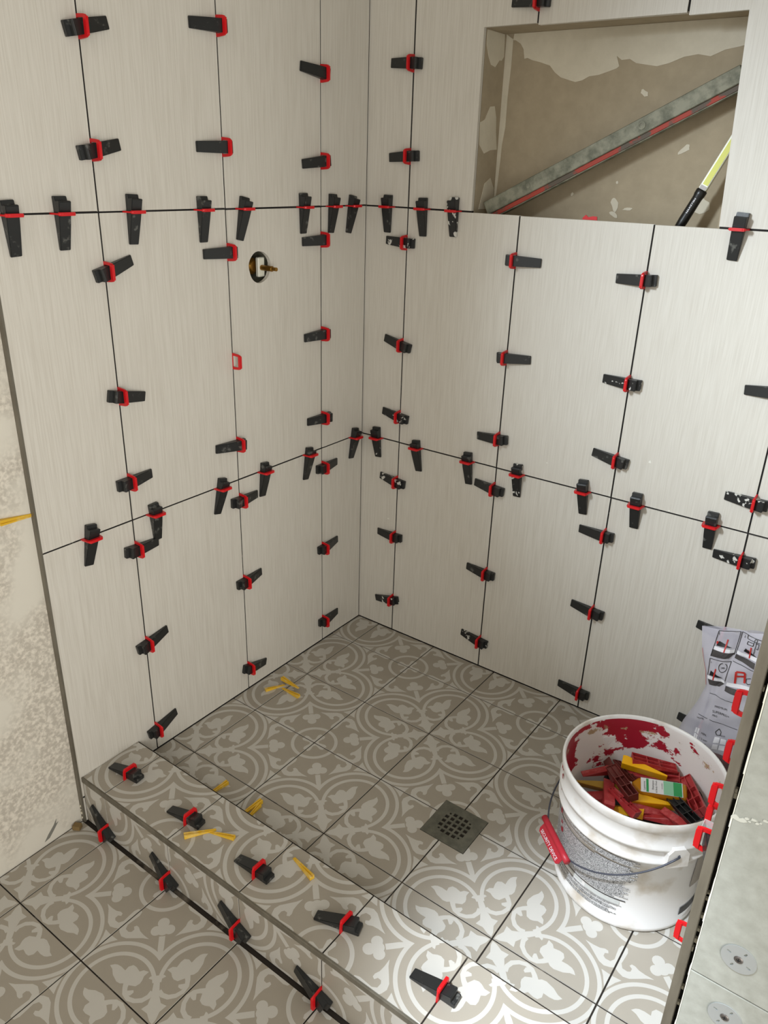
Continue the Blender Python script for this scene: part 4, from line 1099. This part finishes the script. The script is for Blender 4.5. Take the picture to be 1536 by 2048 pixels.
FN = ['under the flat red one', 'at the front wall', 'deep at the front', 'deep below the blocky one', 'deep below the leaning ribbed one', 'deep below the maroon trough', 'deep at the back', 'deep by the dull yellow one', 'at the very middle, deep', 'deep under the bottle']
for n, (c, k, x, y, z, a) in enumerate(fill):
    d = Vector((math.cos(math.radians(a)), math.sin(math.radians(a)))) * .042
    heap(c, k, (x - d.x, y - d.y), (x + d.x, y + d.y), z, '%s wedge in the bucket, %s' % (c, FN[n]), roll=random.uniform(-25, 25))

# bottle
b0, b1 = Vector((.9720, -.4083, .1800)), Vector((1.0820, -.3625, .1850))
ax = (b1 - b0); Lb = ax.length; ax.normalize()
nz = (Vector((.10, -.30, .95))); nz = (nz - ax * nz.dot(ax)).normalized(); ny = nz.cross(ax)
bottle = tag(link('soap_bottle', None), 'small amber bottle with white and green label among the wedges', 'bottle')
bottle.matrix_world = Matrix.Translation(b0) @ Matrix((ax, ny, nz)).transposed().to_4x4()
def oval_tube(bm, secs, n=28):
    rings = []
    for x, hy, hz in secs:
        rg = []
        for i in range(n):
            t = 2 * math.pi * i / n
            cx_, sx_ = math.cos(t), math.sin(t)
            rg.append(bm.verts.new((x, hy * math.copysign(abs(cx_) ** .55, cx_), hz * math.copysign(abs(sx_) ** .55, sx_))))
        rings.append(rg)
    for k in range(len(rings) - 1):
        for i in range(n): bm.faces.new((rings[k][i], rings[k][(i + 1) % n], rings[k + 1][(i + 1) % n], rings[k + 1][i]))
    bm.faces.new(rings[0][::-1]); bm.faces.new(rings[-1])
bm = bmesh.new(); oval_tube(bm, [(.018, .007, .006), (.022, .010, .008), (.030, .0165, .0115), (.036, .0180, .0125), (Lb - .004, .0180, .0125), (Lb, .0165, .011)])
link('bottle_body', mesh_of('bottle_body', bm, M['amber'], True), bottle)
bm = bmesh.new(); oval_tube(bm, [(0, .0070, .0070), (.001, .0078, .0078), (.018, .0078, .0078)])
link('bottle_cap', mesh_of('bottle_cap', bm, M['cap_clear'], True), bottle)
bm = bmesh.new()
zt = .0128
la0, la1 = .034, Lb - .008
def quad(bm, x0, x1, y0, y1, z, mi):
    bm.faces.new([bm.verts.new(q) for q in ((x0, y0, z), (x1, y0, z), (x1, y1, z), (x0, y1, z))]).material_index = mi
quad(bm, la0, la1, -.0150, .0150, zt, 0)
quad(bm, la0 + .010, la0 + .0145, -.0140, .0140, zt + .0002, 1)
quad(bm, la0 + .042, la1 - .016, -.0145, .0145, zt + .0002, 2)
quad(bm, la1 - .017, la1 - .0015, -.0145, .0145, zt + .0003, 1)
lb = link('label', mesh_of('label', bm, [M['label_white'], M['label_green'], M['label_green_pale']]), bottle)
bm = bmesh.new()
def lt(s, x, w, y0): add_text(bm, s, w, lambda a, c: (x - c * -1.0 if False else x + .0 - c, y0 + a, zt + .0005))
lt('Lypanone', la0 + .008, .019, -.011)
lt('Shampoo', la0 + .024, .020, -.008)
lt('& Body Wash', la0 + .030, .025, -.013)
lt('cucumber', la0 + .040, .013, -.004)
link('lettering', mesh_of('lettering', bm, M['bag_print_dark']), lb)

# ------------------------------------------------------------------ clear plastic bag of clips
def interp(tab, z):
    for (z0, v0), (z1, v1) in zip(tab, tab[1:]):
        if z0 <= z <= z1: return v0 + (v1 - v0) * (z - z0) / (z1 - z0)
    return tab[0][1] if z < tab[0][0] else tab[-1][1]
XLt = [(0, .985), (.10, .99), (.19, 1.008), (.25, 1.028), (.29, 1.036), (.33, 1.028), (.38, 1.012), (.434, 1.003)]
XRt = [(0, 1.19), (.20, 1.188), (.29, 1.180), (.38, 1.184), (.434, 1.188)]
DPt = [(0, .050), (.10, .058), (.2, .040), (.29, .026), (.36, .020), (.434, .006)]
YBAG = -.135
ztop = lambda x: .4248 + .25 * (x - 1.0055)
def bag_half(x, z):
    z = z * .434 / ztop(x)
    xl, xr = interp(XLt, z), interp(XRt, z)
    s = max(-1, min(1, (2 * x - xl - xr) / (xr - xl)))
    d = interp(DPt, z) * math.sqrt(max(0, 1 - abs(s) ** 2.4))
    d += .0030 * math.sin(x * 95 + z * 38) * (1 - s * s) + .0022 * math.sin(z * 120 - x * 60) * (1 - s * s)
    # the pleat running down from the open mouth
    px = 1.083 - (.434 - z) * .16
    d -= .007 * math.exp(-((x - px) / .006) ** 2) * (1 - s * s)
    return max(.0004, d)
bag = tag(link('plastic_bag', None), 'clear printed plastic bag standing between bucket and niche wall', 'bag')
bm = bmesh.new()
nx_, nz_ = 44, 48
for sgn in (-1, 1):
    g = {}
    for j in range(nz_ + 1):
        zq = .434 * (.001 + .999 * j / nz_)
        xl, xr = interp(XLt, zq), interp(XRt, zq)
        for i in range(nx_ + 1):
            x = xl + (xr - xl) * i / nx_
            z = zq * ztop(x) / .434
            g[i, j] = bm.verts.new((x, YBAG + sgn * bag_half(x, z), z))
    for j in range(nz_):
        for i in range(nx_): bm.faces.new((g[i, j], g[i + 1, j], g[i + 1, j + 1], g[i, j + 1]))
link('bag_film', mesh_of('bag_film', bm, M['film'], True), bag)
fbag = lambda x, z, o=.0012: (x, YBAG - bag_half(x, z) - o, z)
INK = {'k': 'bag_print_black', 'd': 'bag_print_dark', 'w': 'bag_print_white', 'r': 'bag_print_red'}
per = {c: bmesh.new() for c in INK}
def wrap_poly(c, pts, o):
    b2 = per[c]
    ov, oe, of, _, _, _ = delaunay_2d_cdt([Vector(q) for q in pts], [], [list(range(len(pts)))], 1, 1e-7, False)
    vs2 = [b2.verts.new((q[0], o, q[1])) for q in ov]
    for f in of:
        try: b2.faces.new([vs2[i] for i in f])
        except ValueError: pass
for c, pts in BAG[0]: wrap_poly(c, pts, .0013 if c != 'k' else .0016)
for c, w, pts in BAG[1]:
    for a, q in zip(pts, pts[1:]):
        wrap_poly(c, strip([a, q], w / 2), .0019)
for s, a, q in BAG[2]:
    d = Vector(q) - Vector(a); L_ = d.length; d.normalize(); n_ = Vector((-d.y, d.x))
    if len(s) == 1: L_ *= .22 if s == '1' else .7
    add_text(per['k'], s, L_, lambda t, c: (a[0] + d.x * t + n_.x * c, .0019, a[1] + d.y * t + n_.y * c))
for c, b2 in per.items():
    bmesh.ops.triangulate(b2, faces=b2.faces[:])
    long_ = [e for e in b2.edges if e.calc_length() > .008]
    if long_: bmesh.ops.subdivide_edges(b2, edges=long_, cuts=4, use_grid_fill=True)
    for v in b2.verts: v.co = Vector(fbag(v.co.x, v.co.z, v.co.y))
    tag(link('printed_ink', mesh_of('printed_ink', b2, M[INK[c]]), bag), kind='stuff')
bm = bmesh.new()
g = {}
for j in range(9):
    z = .060 + .108 * j / 8
    for i in range(25):
        xl, xr = interp(XLt, z) + .012, interp(XRt, z) - .012
        x = xl + (xr - xl) * i / 24
        g[i, j] = bm.verts.new(fbag(x, z, .0010))
for j in range(8):
    for i in range(24): bm.faces.new((g[i, j], g[i + 1, j], g[i + 1, j + 1], g[i, j + 1]))
link('maroon_panel', mesh_of('maroon_panel', bm, M['bag_print_maroon'], True), bag)

# ------------------------------------------------------------------ small mortar splashes on tiles
def splash(fn, a, z, s, parent):
    pts = [(a + s * random.uniform(.6, 1.1) * math.cos(t), z + s * random.uniform(.5, 1.1) * math.sin(t)) for t in [2 * math.pi * i / 8 for i in range(8)]]
    bm = bmesh.new(); prism(bm, pts, fn, 0.0, .0005)
    link('mortar_splash', mesh_of('mortar_splash', bm, M['speck_white']), parent)
for (x, z, s) in ((.80, .70, .004), (.56, .64, .002), (.10, .36, .003), (.86, .60, .002)): splash(FR, x, z, s, wall_right)
